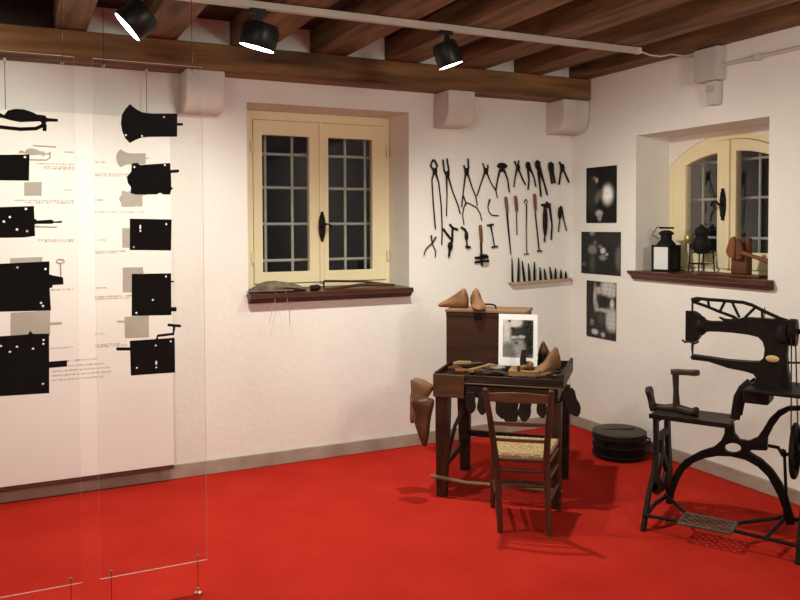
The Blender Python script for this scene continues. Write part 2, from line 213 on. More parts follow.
def emis(name,col,s):
    m,nt,o=nmat(name); e=nt.nodes.new('ShaderNodeEmission'); e.inputs[0].default_value=(*col,1); e.inputs[1].default_value=s; nt.links.new(e.outputs[0],o.inputs[0]); return m
def carpet():
    m=mat('red_carpet',(.40,.019,.011),.95,0,.1,3,bump=.6,bscale=130,col2=(.47,.026,.015),spec=.05); return m
def rush():
    m,nt,o=nmat('rush_weave'); N=nt.nodes.new; L=nt.links.new
    b=N('ShaderNodeBsdfPrincipled'); L(b.outputs[0],o.inputs[0]); b.inputs['Roughness'].default_value=.8
    tc=N('ShaderNodeTexCoord'); v=N('ShaderNodeTexVoronoi'); v.inputs['Scale'].default_value=60; L(tc.outputs['Object'],v.inputs[0])
    r=N('ShaderNodeValToRGB'); r.color_ramp.elements[0].color=(.62,.46,.25,1); r.color_ramp.elements[1].color=(.3,.19,.08,1); r.color_ramp.elements[1].position=.75
    L(v.outputs[0],r.inputs[0]); L(r.outputs[0],b.inputs['Base Color'])
    bm=N('ShaderNodeBump'); bm.invert=True; bm.inputs['Distance'].default_value=.01; L(v.outputs[0],bm.inputs['Height']); L(bm.outputs[0],b.inputs['Normal']); return m
def dashes(name,col,bg):
    # rows of small printed characters, too small to read
    m,nt,o=nmat(name); N=nt.nodes.new; L=nt.links.new
    b=N('ShaderNodeBsdfPrincipled'); L(b.outputs[0],o.inputs[0]); b.inputs['Roughness'].default_value=.8
    tc=N('ShaderNodeTexCoord'); mp=N('ShaderNodeMapping'); mp.inputs['Scale'].default_value=(110,1,40); L(tc.outputs['Object'],mp.inputs[0])
    n=N('ShaderNodeTexNoise'); n.inputs['Scale'].default_value=1; n.inputs['Detail'].default_value=1; L(mp.outputs[0],n.inputs[0])
    r=N('ShaderNodeValToRGB'); r.color_ramp.elements[0].position=.42; r.color_ramp.elements[1].position=.6; r.color_ramp.elements[0].color=(*bg,1); r.color_ramp.elements[1].color=(*col,1)
    L(n.outputs[0],r.inputs[0]); L(r.outputs[0],b.inputs['Base Color']); return m
WALL=(.78,.765,.72)
M=dict(
 wall=mat('wall_plaster',WALL,.9,0,.03,2.5,bump=.35,bscale=22,col2=(.82,.805,.76),spec=.1),
 carpet=carpet(), base=mat('stone_skirting',(.30,.24,.19),.7,0,.15,6,bump=.1,col2=(.42,.36,.30)),
 beam=wood('beam_wood',(.06,.030,.012),(.30,.155,.060),.7,2.2,'x',.5),
 joist=wood('joist_wood',(.045,.023,.010),(.25,.135,.055),.7,2.5,'y',.5),
 boards=wood('ceiling_board_wood',(.022,.011,.006),(.055,.027,.013),.8,2,'y'),
 shadeinfill=mat('shaded_infill',(.03,.022,.018),.9),
 stone=mat('corbel_stone',(.56,.53,.48),.85,0,.05,5,bump=.2,col2=(.68,.65,.60)),
 cream=mat('cream_paint',(.82,.71,.45),.45,0,.05,3,bump=.03,col2=(.87,.77,.51)),
 sill=wood('sill_mahogany',(.050,.012,.008),(.11,.028,.016),.35,3,'x',.1),
 silly=wood('sill_mahogany_y',(.050,.012,.008),(.11,.028,.016),.35,3,'y',.1),
 glass=glass('window_glass',.4), acryl=glass('acrylic_sheet',.8,(.985,.985,.98)),
 edge=mat('acrylic_edge',(.75,.72,.68),.3,0,.02),
 grille=mat('grille_iron',(.42,.43,.38),.6,0,.1),
 iron=mat('black_iron',(.006,.005,.0045),.5,0,.3,20,bump=.15,col2=(.014,.011,.009),spec=.14),
 ironb=mat('rusty_iron',(.016,.010,.007),.5,0,.3,18,bump=.2,col2=(.045,.030,.020),spec=.25),
 lock=mat('lock_iron',(.006,.006,.006),.7,0,.2,15,spec=.2),
 steel=mat('worn_steel',(.5,.48,.44),.35,.9,.1),
 brass=mat('old_brass',(.55,.40,.16),.4,.7,.15),
 white=mat('white_sheet',(.85,.835,.79),.8,0,.01,2,col2=(.87,.855,.81),spec=.1),
 grey=mat('grey_print',(.40,.37,.32),.8,0,.05), text=dashes('small_text',(.42,.39,.35),(.80,.76,.70)), line=mat('thin_print',(.62,.58,.53),.8,0,.02),
 alu=mat('grey_track',(.50,.46,.40),.4,.2,.03), pipe=mat('grey_pvc',(.55,.53,.49),.5,0,.03), box=mat('grey_plastic',(.52,.50,.47),.5,0,.02),
 black=mat('black_lamp_body',(.008,.008,.008),.4,0,.1), lens=emis('lamp_lens',(1,.92,1),14),
 benchd=wood('bench_dark_wood',(.008,.0045,.003),(.032,.015,.008),.5,4,'x'),
 benchm=wood('bench_brown_wood',(.022,.009,.005),(.075,.028,.012),.5,4,'z'),
 benchl=wood('bench_worn_wood',(.11,.065,.030),(.22,.13,.06),.5,4,'x'),
 boxw=wood('plywood_brown',(.022,.009,.006),(.055,.021,.010),.4,2,'x',.1),
 boxt=wood('box_top_wood',(.18,.10,.05),(.30,.18,.09),.6,3,'x',.1),
 last=wood('last_wood',(.13,.060,.026),(.27,.135,.060),.6,3,'x',.1),
 lastd=wood('last_wood_dark',(.045,.018,.009),(.12,.048,.02),.4,3,'x',.1),
 chair=wood('chair_red_wood',(.036,.015,.009),(.095,.038,.020),.4,4,'z',.15), chairx=wood('chair_red_wood_x',(.055,.022,.012),(.14,.062,.032),.4,4,'x',.15),
 rush=rush(), leather=mat('dark_leather',(.009,.006,.005),.5,0,.3,12,bump=.2), hide=mat('grey_brown_hide',(.11,.085,.06),.9,0,.3,25,bump=.6,col2=(.20,.16,.115)),
 tread=mat('worn_treadle_iron',(.035,.029,.022),.5,0,.2,20,col2=(.09,.075,.055),spec=.4),
 cheek=wood('bench_cheek_wood',(.035,.015,.008),(.125,.052,.021),.5,5,'x'),
 shadestrip=mat('painted_shade_strip',(.07,.03,.022),.7),
 card=mat('white_card',(.88,.87,.87),.6,0,.01), handle=wood('handle_wood',(.10,.036,.016),(.20,.08,.035),.5,6,'z',.1),
 pale=wood('pale_wood',(.20,.115,.045),(.36,.22,.09),.5,6,'x',.1), shelfw=mat('shelf_tan',(.42,.32,.21),.7,0,.1,10),
 red=wood('red_wood',(.14,.042,.016),(.26,.085,.03),.45,4,'z',.1), redb=wood('red_board_wood',(.07,.022,.010),(.13,.045,.02),.45,4,'y',.1),
 milk=mat('frosted_pane',(.72,.74,.74),.3,0,.02), olive=mat('olive_lid',(.055,.045,.03),.6,.2,.2,10,bump=.1),
 night=mat('night_ground',(.02,.02,.02),1), plasterw=mat('white_plaster',(.80,.76,.70),.9,0,.03,3,bump=.2),
 gold=mat('gold_badge',(.62,.46,.24),.5,.3,.15,40),
)
# ------------------------------------------------------------------ mesh builder
class MB:
    def __init__(s): s.v=[]; s.f=[]; s.m=[]
    def add(s,vs,fs,mi=0):
        b=len(s.v); s.v+= [tuple(v) for v in vs]; s.f+=[tuple(b+i for i in f) for f in fs]; s.m+=[mi]*len(fs); return s
    def box(s,c,d,rot=None,mi=0):
        x,y,z=[a/2 for a in d]; vs=[Vector((i*x,j*y,k*z)) for i in(-1,1) for j in(-1,1) for k in(-1,1)]
        if rot is not None: vs=[rot@v for v in vs]
        return s.add([v+Vector(c) for v in vs],[(0,1,3,2),(4,6,7,5),(0,4,5,1),(2,3,7,6),(0,2,6,4),(1,5,7,3)],mi)
    def b2(s,a,b,mi=0):
        return s.box([(a[i]+b[i])/2 for i in range(3)],[abs(b[i]-a[i]) for i in range(3)],mi=mi)
    def tube(s,pts,r,n=8,flat=1.0,fax=None,mi=0):
        pts=[Vector(p) for p in pts]; rs=r if isinstance(r,(list,tuple)) else [r]*len(pts); vs=[];up=None
        for i,p in enumerate(pts):
            a=pts[max(0,i-1)]; b=pts[min(len(pts)-1,i+1)]; d=(b-a); 
            if d.length<1e-9: d=Vector((0,0,1))
            d.normalize()
            if fax is not None: u=Vector(fax); u=(u-d*u.dot(d)).normalized()
            else:
                if up is None: up=Vector((0,0,1)) if abs(d.z)<.9 else Vector((1,0,0))
                u=(up-d*up.dot(d)).normalized(); up=u
            w=d.cross(u)
            for k in range(n):
                t=2*PI*k/n; vs.append(p+(u*math.cos(t)*flat+w*math.sin(t))*rs[i])
        m=len(pts); fs=[(i*n+k,i*n+(k+1)%n,(i+1)*n+(k+1)%n,(i+1)*n+k) for i in range(m-1) for k in range(n)]
        fs+= [tuple(range(n))[::-1],tuple((m-1)*n+k for k in range(n))]
        return s.add(vs,fs,mi)
    def ring(s,c,R_,r,axis=(0,0,1),n=20,k=8,mi=0):
        q=Vector((0,0,1)).rotation_difference(Vector(axis)); vs=[]; fs=[]
        for i in range(n):
            a=2*PI*i/n
            for j in range(k):
                b=2*PI*j/k; p=Vector(((R_+r*math.cos(b))*math.cos(a),(R_+r*math.cos(b))*math.sin(a),r*math.sin(b))); vs.append(q@p+Vector(c))
                fs.append((i*k+j,i*k+(j+1)%k,((i+1)%n)*k+(j+1)%k,((i+1)%n)*k+j))
        return s.add(vs,fs,mi)
    def lathe(s,prof,c=(0,0,0),axis=(0,0,1),n=24,mi=0):
        q=Vector((0,0,1)).rotation_difference(Vector(axis)); vs=[]
        for r,z in prof:
            for i in range(n):
                a=2*PI*i/n; vs.append(q@Vector((r*math.cos(a),r*math.sin(a),z))+Vector(c))
        m=len(prof); fs=[(i*n+k,i*n+(k+1)%n,(i+1)*n+(k+1)%n,(i+1)*n+k) for i in range(m-1) for k in range(n)]
        fs+=[tuple(range(n))[::-1],tuple((m-1)*n+k for k in range(n))]
        return s.add(vs,fs,mi)
    def ell(s,c,r,rot=None,n=14,mi=0):
        vs=[];fs=[];m=n//2+1
        for i in range(1,m):
            t=PI*i/m
            for k in range(n):
                a=2*PI*k/n; v=Vector((r[0]*math.sin(t)*math.cos(a),r[1]*math.sin(t)*math.sin(a),r[2]*math.cos(t))); vs.append(v)
        vs+= [Vector((0,0,r[2])),Vector((0,0,-r[2]))]
        for i in range(m-2):
            for k in range(n): fs.append((i*n+k,(i+1)*n+k,(i+1)*n+(k+1)%n,i*n+(k+1)%n))
        T=(m-1)*n
        for k in range(n): fs+=[(T,k,(k+1)%n),(T+1,(m-2)*n+(k+1)%n,(m-2)*n+k)]
        if rot is not None: vs=[rot@v for v in vs]
        return s.add([v+Vector(c) for v in vs],fs,mi)
    def prism(s,poly,f,a,b,mi=0):
        n=len(poly); vs=[f(p,a) for p in poly]+[f(p,b) for p in poly]
        ar=sum(poly[i][0]*poly[(i+1)%n][1]-poly[(i+1)%n][0]*poly[i][1] for i in range(n))
        fs=[tuple(range(n)),tuple(range(n,2*n))[::-1]]+[(i,i+n,(i+1)%n+n,(i+1)%n) for i in range(n)]
        if ar<0: fs=[x[::-1] for x in fs]
        return s.add(vs,fs,mi)
    def build(s,name,mats,parent=None,bevel=0,smooth=True,loc=None,rot=None):
        me=bpy.data.meshes.new(name); me.from_pydata(s.v,[],s.f)
        for m in (mats if isinstance(mats,(list,tuple)) else [mats]): me.materials.append(M[m] if isinstance(m,str) else m)
        for p,i in zip(me.polygons,s.m): p.material_index=i; p.use_smooth=smooth
        me.update(); 
        import bmesh
        bm=bmesh.new(); bm.from_mesh(me); bmesh.ops.recalc_face_normals(bm,faces=bm.faces); bm.to_mesh(me); bm.free()
        if smooth: me.set_sharp_from_angle(angle=R(38))
        o=bpy.data.objects.new(name,me); COL.objects.link(o)
        if parent is not None: o.parent=parent
        if loc is not None: o.location=loc
        if rot is not None: o.rotation_euler=rot
        if bevel:
            b=o.modifiers.new('soft_edges','BEVEL'); b.width=bevel; b.segments=2; b.limit_method='ANGLE'; b.angle_limit=R(50)
        return o
YZ=lambda p,t:(t,p[0],p[1])      # polygon in the right wall's plane
XZ=lambda p,t:(p[0],t,p[1])      # polygon in the back wall's plane
def plate(name,outl,holes,f,t0,t1,m,parent=None,bev=0):
    """flat plate with real holes: filled 2D curve turned into a mesh, then mapped into its plane"""
    cu=bpy.data.curves.new('tmp','CURVE'); cu.dimensions='2D'; cu.fill_mode='BOTH'; cu.extrude=.5
    for pl in [outl]+holes:
        sp=cu.splines.new('POLY'); sp.points.add(len(pl)-1); sp.use_cyclic_u=True
        for q,p in zip(sp.points,pl): q.co=(p[0],p[1],0,1)
    ob=bpy.data.objects.new('tmp',cu); COL.objects.link(ob)
    dg=bpy.context.evaluated_depsgraph_get(); me=bpy.data.meshes.new_from_object(ob.evaluated_get(dg)); bpy.data.objects.remove(ob); bpy.data.curves.remove(cu)
    mb=MB(); mb.add([f((v.co.x,v.co.y),t0 if v.co.z<0 else t1) for v in me.vertices],[tuple(p.vertices) for p in me.polygons]); bpy.data.meshes.remove(me)
    o=mb.build(name,m,parent)
    import bmesh
    bm=bmesh.new(); bm.from_mesh(o.data); bmesh.ops.remove_doubles(bm,verts=bm.verts,dist=1e-5); bmesh.ops.recalc_face_normals(bm,faces=bm.faces); bm.to_mesh(o.data); bm.free()
    o.data.set_sharp_from_angle(angle=R(38))
    if bev:
        b=o.modifiers.new('soft_edges','BEVEL'); b.width=bev; b.segments=2; b.limit_method='ANGLE'; b.angle_limit=R(50)
    return o
def circ(c,r,n=14,ry=None): return [(c[0]+r*math.cos(2*PI*i/n),c[1]+(ry or r)*math.sin(2*PI*i/n)) for i in range(n)]
def tag(o,label=None,cat=None,group=None,kind=None):
    if label: o['label']=label
    if cat: o['category']=cat
    if group: o['group']=group
    if kind: o['kind']=kind
    return o
def empty(name,loc=(0,0,0),rz=0,label=None,cat=None,group=None,kind=None):
    o=bpy.data.objects.new(name,None); COL.objects.link(o); o.location=loc; o.rotation_euler=(0,0,rz); o.empty_display_size=.1
    return tag(o,label,cat,group,kind)
def copy_tree(o,parent=None):
    c=o.copy(); COL.objects.link(c); c.parent=parent
    for ch in list(o.children): copy_tree(ch,c)
    return c
def struct(o,label=None): return tag(o,label,kind='structure')
# ------------------------------------------------------------------ room shell
X0,Y0,ZC=-6.6,-9.6,2.96
struct(MB().b2((X0,Y0,-.1),(0,0,0)).build('floor','carpet',smooth=False),'bright red carpet covering the whole floor')
struct(MB().b2((X0-.1,Y0-.1,ZC),(.5,.5,ZC+.12)).build('ceiling','boards',smooth=False),'dark wooden ceiling boards above the joists')
wb=plate('wall_back',[(X0,-.1),(.5,-.1),(.5,ZC),(X0,ZC)],[[(-2.707,1.188),(-1.49,1.188),(-1.49,2.48),(-2.707,2.48)]],XZ,0,.5,'wall'); struct(wb,'off-white plastered back wall with tools hung on it')
wr=plate('wall_right',[(Y0,-.1),(0,-.1),(0,ZC),(Y0,ZC)],[[(-1.905,1.288),(-.757,1.288),(-.757,2.30),(-1.905,2.30)]],YZ,0,.5,'wall'); struct(wr,'off-white plastered side wall with photographs')
struct(MB().b2((X0-.1,Y0,0),(X0,.5,ZC)).build('wall_left','wall',smooth=False)); struct(MB().b2((X0,Y0-.1,0),(.5,Y0,ZC)).build('wall_front','wall',smooth=False))
struct(MB().b2((X0,-.018,0),(0,0,.092)).build('baseboard_back','base',bevel=.004),'low grey-brown stone skirting along the back wall')
struct(MB().b2((-.018,Y0,0),(0,-.018,.085)).build('baseboard_right','base',bevel=.004),'low grey-brown stone skirting along the side wall')
struct(MB().b2((X0,-.25,2.632),(-.004,-.001,2.795)).build('ceiling_beam','beam',bevel=.008),'long brown beam along the top of the back wall')
jw=[.17,.23,.25,.25,.25,.25,.22,.18,.20,.2,.2,.2]
jr=[-.003,-.46,-.97,-1.52,-2.07,-2.61,-3.20,-3.72,-4.26,-4.80,-5.35,-5.9]
for i,x in enumerate(jr):
    w=jw[i]
    o=MB().b2((x-w,Y0+.01,2.797),(x,-.003,2.958)).build('ceiling_joist','joist',bevel=.007); struct(o,'rough brown joist crossing the room above the beam')
for i in range(len(jr)-1):
    a=jr[i+1]; b=jr[i]-jw[i]
    dark=a<-3.8  # dark colour stands in for shade in these unlit gaps
    o=MB().b2((a+.002,-.19,2.797),(b-.002,-.003,2.957)).build('wall_or_shade_infill_%d'%(i+1),'shadeinfill' if dark else 'wall',smooth=False); struct(o)
# corbels: quarter-round stones carrying the beam
def corbel(x0,x1,label):
    pr=[(0,2.63),(0,2.375),(-.12,2.375)]+[(-.12-.115*math.sin(t),2.50-.125*math.cos(t)) for t in [i*PI/16 for i in range(1,9)]]+[(-.235,2.63)]
    o=MB().prism([(a-.001,b) for a,b in pr],lambda p,t:(t,p[0],p[1]),x0,x1).build('stone_corbel','stone',bevel=.01); struct(o,label)
corbel(-3.15,-2.905,'grey stone corbel between the acrylic sheets and the window'); corbel(-1.285,-1.06,'grey stone corbel under the beam above the pliers'); corbel(-.255,-.008,'grey stone corbel under the beam in the corner')
# ------------------------------------------------------------------ back window
w1=empty('window_1',kind='structure'); tag(w1,'cream two-leaf window in the back wall with iron grille behind')
yw=.34
fo=[(-2.705,1.193),(-1.492,1.193),(-1.492,2.478),(-2.705,2.478)]
plate('window_frame',fo,[[(-2.575,1.225),(-1.525,1.225),(-1.525,2.415),(-2.575,2.415)]],XZ,yw,yw+.10,'cream',w1,.003)
def sash(x0,x1,gx0,gx1):
    s=plate('window_sash',[(x0,1.228),(x1,1.228),(x1,2.412),(x0,2.412)],[[(gx0,1.31),(gx1,1.31),(gx1,2.305),(gx0,2.305)]],XZ,yw-.012,yw+.045,'cream',w1,.004)
    MB().b2((gx0+.001,yw+.012,1.311),(gx1-.001,yw+.018,2.304)).build('glass_pane','glass',s,smooth=False); return s
sash(-2.573,-2.062,-2.508,-2.15); sr=sash(-2.055,-1.527,-2.0,-1.64)
MB().b2((-2.075,yw-.027,1.23),(-2.043,yw-.013,2.41)).build('meeting_strip','cream',sr,bevel=.003)
def cremone(par,c,ax):
    # scrolled iron espagnolette handle; ax maps (side, out, up)
    h=MB(); 
    h.prism([(a*.5,b) for a,b in circ((0,0),.055,18)],lambda p,t:ax(c,p[0],t,p[1]*1.9),.0,.006)
    for z,r in ((.10,.012),(.075,.017),(-.075,.017),(-.10,.012)): h.ell(ax(c,0,.006,z),(r,r,r*1.1),n=10)
    h.tube([ax(c,0,.0,.0),ax(c,0,.045,.0)],.009); h.tube([ax(c,0,.045,0),ax(c,.012,.05,.02),ax(c,.04,.052,.018),ax(c,.06,.05,-.005)],[.008,.008,.007,.010])
    return h.build('window_handle','iron',par)
cremone(sr,(-2.06,yw-.027,1.64),lambda c,s,o,u:(c[0]+s,c[1]-o,c[2]+u))
for z in (1.42,2.22):
    for x in (-2.585,-1.512): MB().tube([(x,yw-.018,z-.04),(x,yw-.018,z+.04)],.008).build('hinge','cream',w1)
si=MB(); si.prism([(-.09,1.172),(-.09,1.166),(-.078,1.158),(-.06,1.152),(-.06,1.142),(-.045,1.134),(-.045,1.126),(0,1.126),(0,1.171)],lambda p,t:(t,p[0],p[1]),-2.712,-1.497)
si.b2((-2.716,-.09,1.1715),(-1.50,-.001,1.192)); si.b2((-2.704,-.002,1.189),(-1.493,yw,1.1918))
si.build('window_sill','sill',w1,bevel=.004)
g=MB()
for x in D['GRILLE']['v']+[-2.62,-2.03,-1.48]: g.tube([(x,.47,1.2),(x,.47,2.5)],.011)
for z in D['GRILLE']['h']+[2.42]: g.tube([(-2.72,.47,z),(-1.48,.47,z)],.011)
g.build('iron_grille','grille',w1)
# ------------------------------------------------------------------ right window (arched)
w2=empty('window_2',kind='structure'); tag(w2,'cream arched window deep in the side wall recess')
xw=.33; yc=-1.317; hw=.575
def arch(y0,y1,zs,zp,zb,n=18,a0=None,a1=None):
    # closed outline, straight sides and a low arch of springing zs and crown zp centred on the window
    H=(y1-y0)/2; c=(y0+y1)/2; pts=[(y0,zb),(y1,zb)]
    for i in range(n+1):
        t=1-2*i/n; pts.append((c+H*t,zs+(zp-zs)*(1-abs(t)**2.2)))
    return pts
plate('window_infill',[(-1.904,1.31),(-.758,1.31),(-.758,2.299),(-1.904,2.299)],[arch(yc-hw+.004,yc+hw-.019,2.078,2.279,1.318)],YZ,xw-.01,xw+.12,'plasterw',w2)
plate('window_frame',arch(yc-hw+.001,yc+hw-.0165,2.08,2.283,1.3165),[arch(yc-hw+.05,yc+hw-.06,2.06,2.235,1.335)],YZ,xw,xw+.10,'cream',w2,.003)
def halfarch(y0,y1,hwid,zs,zp,zb,n=12):
    f=lambda y: zs+(zp-zs)*(1-min(1,abs((y-yc)/hwid))**2.2)
    return [(y0,zb),(y1,zb)]+[(y1+(y0-y1)*i/n,f(y1+(y0-y1)*i/n)) for i in range(n+1)]
for (a,b,ga,gb) in ((yc+.004,yc+.512,yc+.10,yc+.395),(yc-.522,yc-.004,yc-.395,yc-.06)):
    s=plate('window_sash',halfarch(a,b,.525,2.055,2.232,1.337),[halfarch(ga,gb,.56,1.99,2.15,1.455)],YZ,xw-.012,xw+.045,'cream',w2,.004)
    MB().prism(halfarch(ga+.001,gb-.001,.56,1.988,2.148,1.456),YZ,xw+.012,xw+.018).build('glass_pane','glass',s,smooth=False)
MB().b2((xw-.028,yc-.018,1.34),(xw-.013,yc+.018,2.225)).build('meeting_strip','cream',s,bevel=.003)
cremone(s,(xw-.028,yc+.03,1.785),lambda c,s_,o,u:(c[0]-o,c[1]+s_,c[2]+u))
si=MB(); si.prism([(-.065,1.292),(-.065,1.285),(-.052,1.277),(-.040,1.27),(-.040,1.262),(-.028,1.255),(-.028,1.247),(0,1.247),(0,1.291)],lambda p,t:(p[0],t,p[1]),-1.95,-.745)
si.b2((-.065,-1.95,1.291),(-.001,-.735,1.309)); si.b2((-.002,-1.904,1.289),(xw,-.758,1.3088)); si.build('window_sill','silly',w2,bevel=.004)
g=MB()
for y in (-.95,-1.15,-1.45,-1.62,-1.8): g.tube([(.47,y,1.3),(.47,y,2.3)],.010)
for z in (1.55,1.83,2.1): g.tube([(.47,-.76,z),(.47,-1.9,z)],.010)
g.build('iron_grille','grille',w2)
# ------------------------------------------------------------------ hanging display board with printed silhouettes
bd=empty('display_board',(0,0,0),0,'large white printed board hanging on the back wall behind the acrylic sheets','board')
bd_y=-.085
MB().b2((-5.4,bd_y,.115),(-3.225,bd_y+.014,2.333)).build('board_sheet','white',bd,bevel=.002)
MB().b2((-5.4,bd_y+.004,.088),(-3.226,bd_y+.024,.1145)).build('bottom_shade_strip','shadestrip',bd,bevel=.002)  # dark strip added to draw the shadow line below the board
for x in (-4.16,-3.365): MB().tube([(x,bd_y+.007,2.333),(x,bd_y+.007,2.632)],.0018,6).build('hanging_wire','iron',bd); 
for x in (-4.16,-3.365): MB().b2((x-.008,bd_y-.004,2.61),(x+.008,bd_y+.012,2.631)).build('wire_clip','alu',bd)
for ic in D['ICONS']:
    m=MB()
    for k,p in enumerate(ic): m.prism(p,XZ,bd_y-.0012-.0001*k,bd_y-.0002)
    m.build('printed_silhouette','grey',bd,smooth=False)
for ln in D['KEYICON']: MB().tube([(a,bd_y-.001,b) for a,b in ln],.0045,6).build('printed_line','grey',bd)
for (a,b) in D['CAPS']:
    MB().b2((a[0],bd_y-.0008,a[1]-.0045),(b[0],bd_y-.0001,a[1]+.0045)).build('printed_caption','text',bd,smooth=False)
# ------------------------------------------------------------------ acrylic sheets, their locks
yp=-1.7
def sheet(x0,x1,cx,label,feet):
    t=empty('acrylic_sheet',(0,0,0),0,label,'display sheet')
    m=MB(); m.b2((x0,yp-.004,.14),(x1,yp+.004,2.354)); m.m=[0]*6
    o=m.build('clear_sheet',['acryl','edge'],t,smooth=False)
    for p in o.data.polygons:
        if abs(p.normal.y)<.5: p.material_index=1
    for x in cx:
        MB().tube([(x,yp-.013,0.0),(x,yp-.013,.172)],.0012,6).build('steel_cable','iron',t); MB().tube([(x,yp-.013,2.318),(x,yp-.013,2.796)],.0012,6).build('steel_cable','iron',t)
        for z in (.165,2.325):
            MB().lathe([(.007,0),(.007,.005),(.005,.007)],(x,yp-.004,z),(0,-1,0),12).build('clamp_screw','steel',t)
    for x in feet: MB().lathe([(.016,0),(.016,.005),(.006,.010),(.005,.025)],(x,yp-.013,0)).build('floor_anchor','steel',t)
sheet(-3.818,-3.364,(-3.775,-3.408),'tall clear acrylic sheet nearer the window, carrying five black locks',(-3.408,-3.775))
sheet(-4.46,-3.890,(-4.40,-3.935),'tall clear acrylic sheet cut by the photo edge, further from the window',(-3.935,-4.4))
LBL=dict(R1='flared trumpet-shaped black iron lock plate at the top of its sheet',R2='black iron lock with knobbly curled edge and two small bolts',R3='plain rectangular black lock plate with a keyhole slot, third down',
 R4='upright black lock plate with two short stubs, above the lock with a key',R5='black lock with a bolt on one side and a bent key sticking up',
 L1='black iron latch with bulging handle and curved rod, topmost on its sheet',L2='small plain black lock plate below the bulging latch handle',L3='black lock plate with speckled holes and a long round-tipped bolt',
 L4='large black lock plate with a notched square bolt',L5='largest black lock plate, lowest on its sheet, with a thick bolt')
for k,d in D['LOCKS'].items():
    xs=[a[0] for p in d['o'] for a in p]; zs=[a[1] for p in d['o'] for a in p]; c=((min(xs)+max(xs))/2,yp-.004,(min(zs)+max(zs))/2)
    t=empty('iron_latch' if k=='L1' else 'iron_lock',c,0,LBL[k],'latch' if k=='L1' else 'lock','old iron locks on the acrylic sheets')
    rel=lambda P:[(a-c[0],b-c[2]) for a,b in P]
    hs=[circ((a-c[0],b-c[2]),.005,8,.011 if (k in('R3','R5') and i==0+2*(k=='R5')) else None) for i,(a,b) in enumerate(d['h'])]
    plate('lock_plate' if k!='L1' else 'latch_body',rel(d['o'][0]),hs,XZ,-.014,-.001,'lock',t,0)
    for p in d['o'][1:]: MB().prism(rel(p),XZ,-.012,-.003).build('bolt','lock',t,bevel=.001)
    if 'k' in d:
        m=MB()
        for ln in d['k']: m.tube([(a-c[0],-.008,b-c[2]) for a,b in ln],.006 if k=='R5' else .0075,8)
        m.build('key' if k=='R5' else 'curved_rod','lock',t)
# ------------------------------------------------------------------ tools on the back wall
TL=dict(pincer_round=('tongs','long iron tongs with round ring jaws, first in the top row',.0075),tongs_straight=('tongs','iron tongs with long straight parallel jaws',.007),
 tongs_stub=('tongs','iron tongs with one long and one stub jaw, third in the top row',.007),tongs_open=('tongs','iron tongs with short open jaws and widely spread handles',.0065),
 nippers_wide=('nippers','iron nippers with broad domed head and spread handles',.008),pliers_cross=('pliers','iron pliers with crossed open jaws like an X',.007),
 pliers_bent=('pliers','small iron pliers with a closed lumpy head and bent handles',.008),nippers_long=('nippers','iron nippers with thick square head and long handles',.010),
 pliers_closed=('pliers','closed thick-headed iron pliers with handles together',.012),pliers_pointed=('pliers','pointed iron pliers nearest the room corner, top row',.008),
 calipers=('calipers','curved iron calipers hung below the third tongs',.006),hook_curved=('hook','curved C-shaped iron hook tool below the open tongs',.006),
 pincers_small=('pincers','smallest iron pincers with curved handles, low near the window',.006),hammer_tool=('hammer','small iron hammer-like tool with side arm beside the smallest pincers',.009),
 hammer_tool_b=('wrench','short iron wrench-like tool left of the brown-handled wheel tool',.009),bar_double=('wrench','short double-ended iron bar with T-shaped ends',.007),
 wheel_tool=('leather tool','brown-handled tool with stacked dark discs at its lower end',.009),file_long=('file','longest file with a brown wooden handle above the punch ledge',.006),
 awl_short=('awl','short spike awl with brown wooden handle beside the long file',.004),rod_ring=('iron rod','thin iron rod with ring top and small flat foot',.0045),
 iron_handled=('sole iron','red-brown handled iron rod with small flat foot',.0055),dividers_wide=('dividers','wide black iron dividers with flat top bar and thick leg',.009),
 dividers_small=('dividers','small iron dividers hanging alone below the pointed pliers',.007))
TN=dict(pincer_round='iron_tongs',tongs_straight='iron_tongs',tongs_stub='iron_tongs',tongs_open='iron_tongs',nippers_wide='iron_nippers',nippers_long='iron_nippers',pliers_cross='iron_pliers',pliers_bent='iron_pliers',
 pliers_closed='iron_pliers',pliers_pointed='iron_pliers',calipers='iron_calipers',hook_curved='iron_hook',pincers_small='iron_pincers',hammer_tool='iron_hammer',hammer_tool_b='iron_wrench',bar_double='iron_wrench',
 wheel_tool='wheel_tool',file_long='wooden_handled_file',awl_short='wooden_handled_awl',rod_ring='iron_rod',iron_handled='sole_iron',dividers_wide='iron_dividers',dividers_small='iron_dividers')
L_BIG=lambda k: k in('nippers_wide','pliers_bent','nippers_long','tongs_stub')
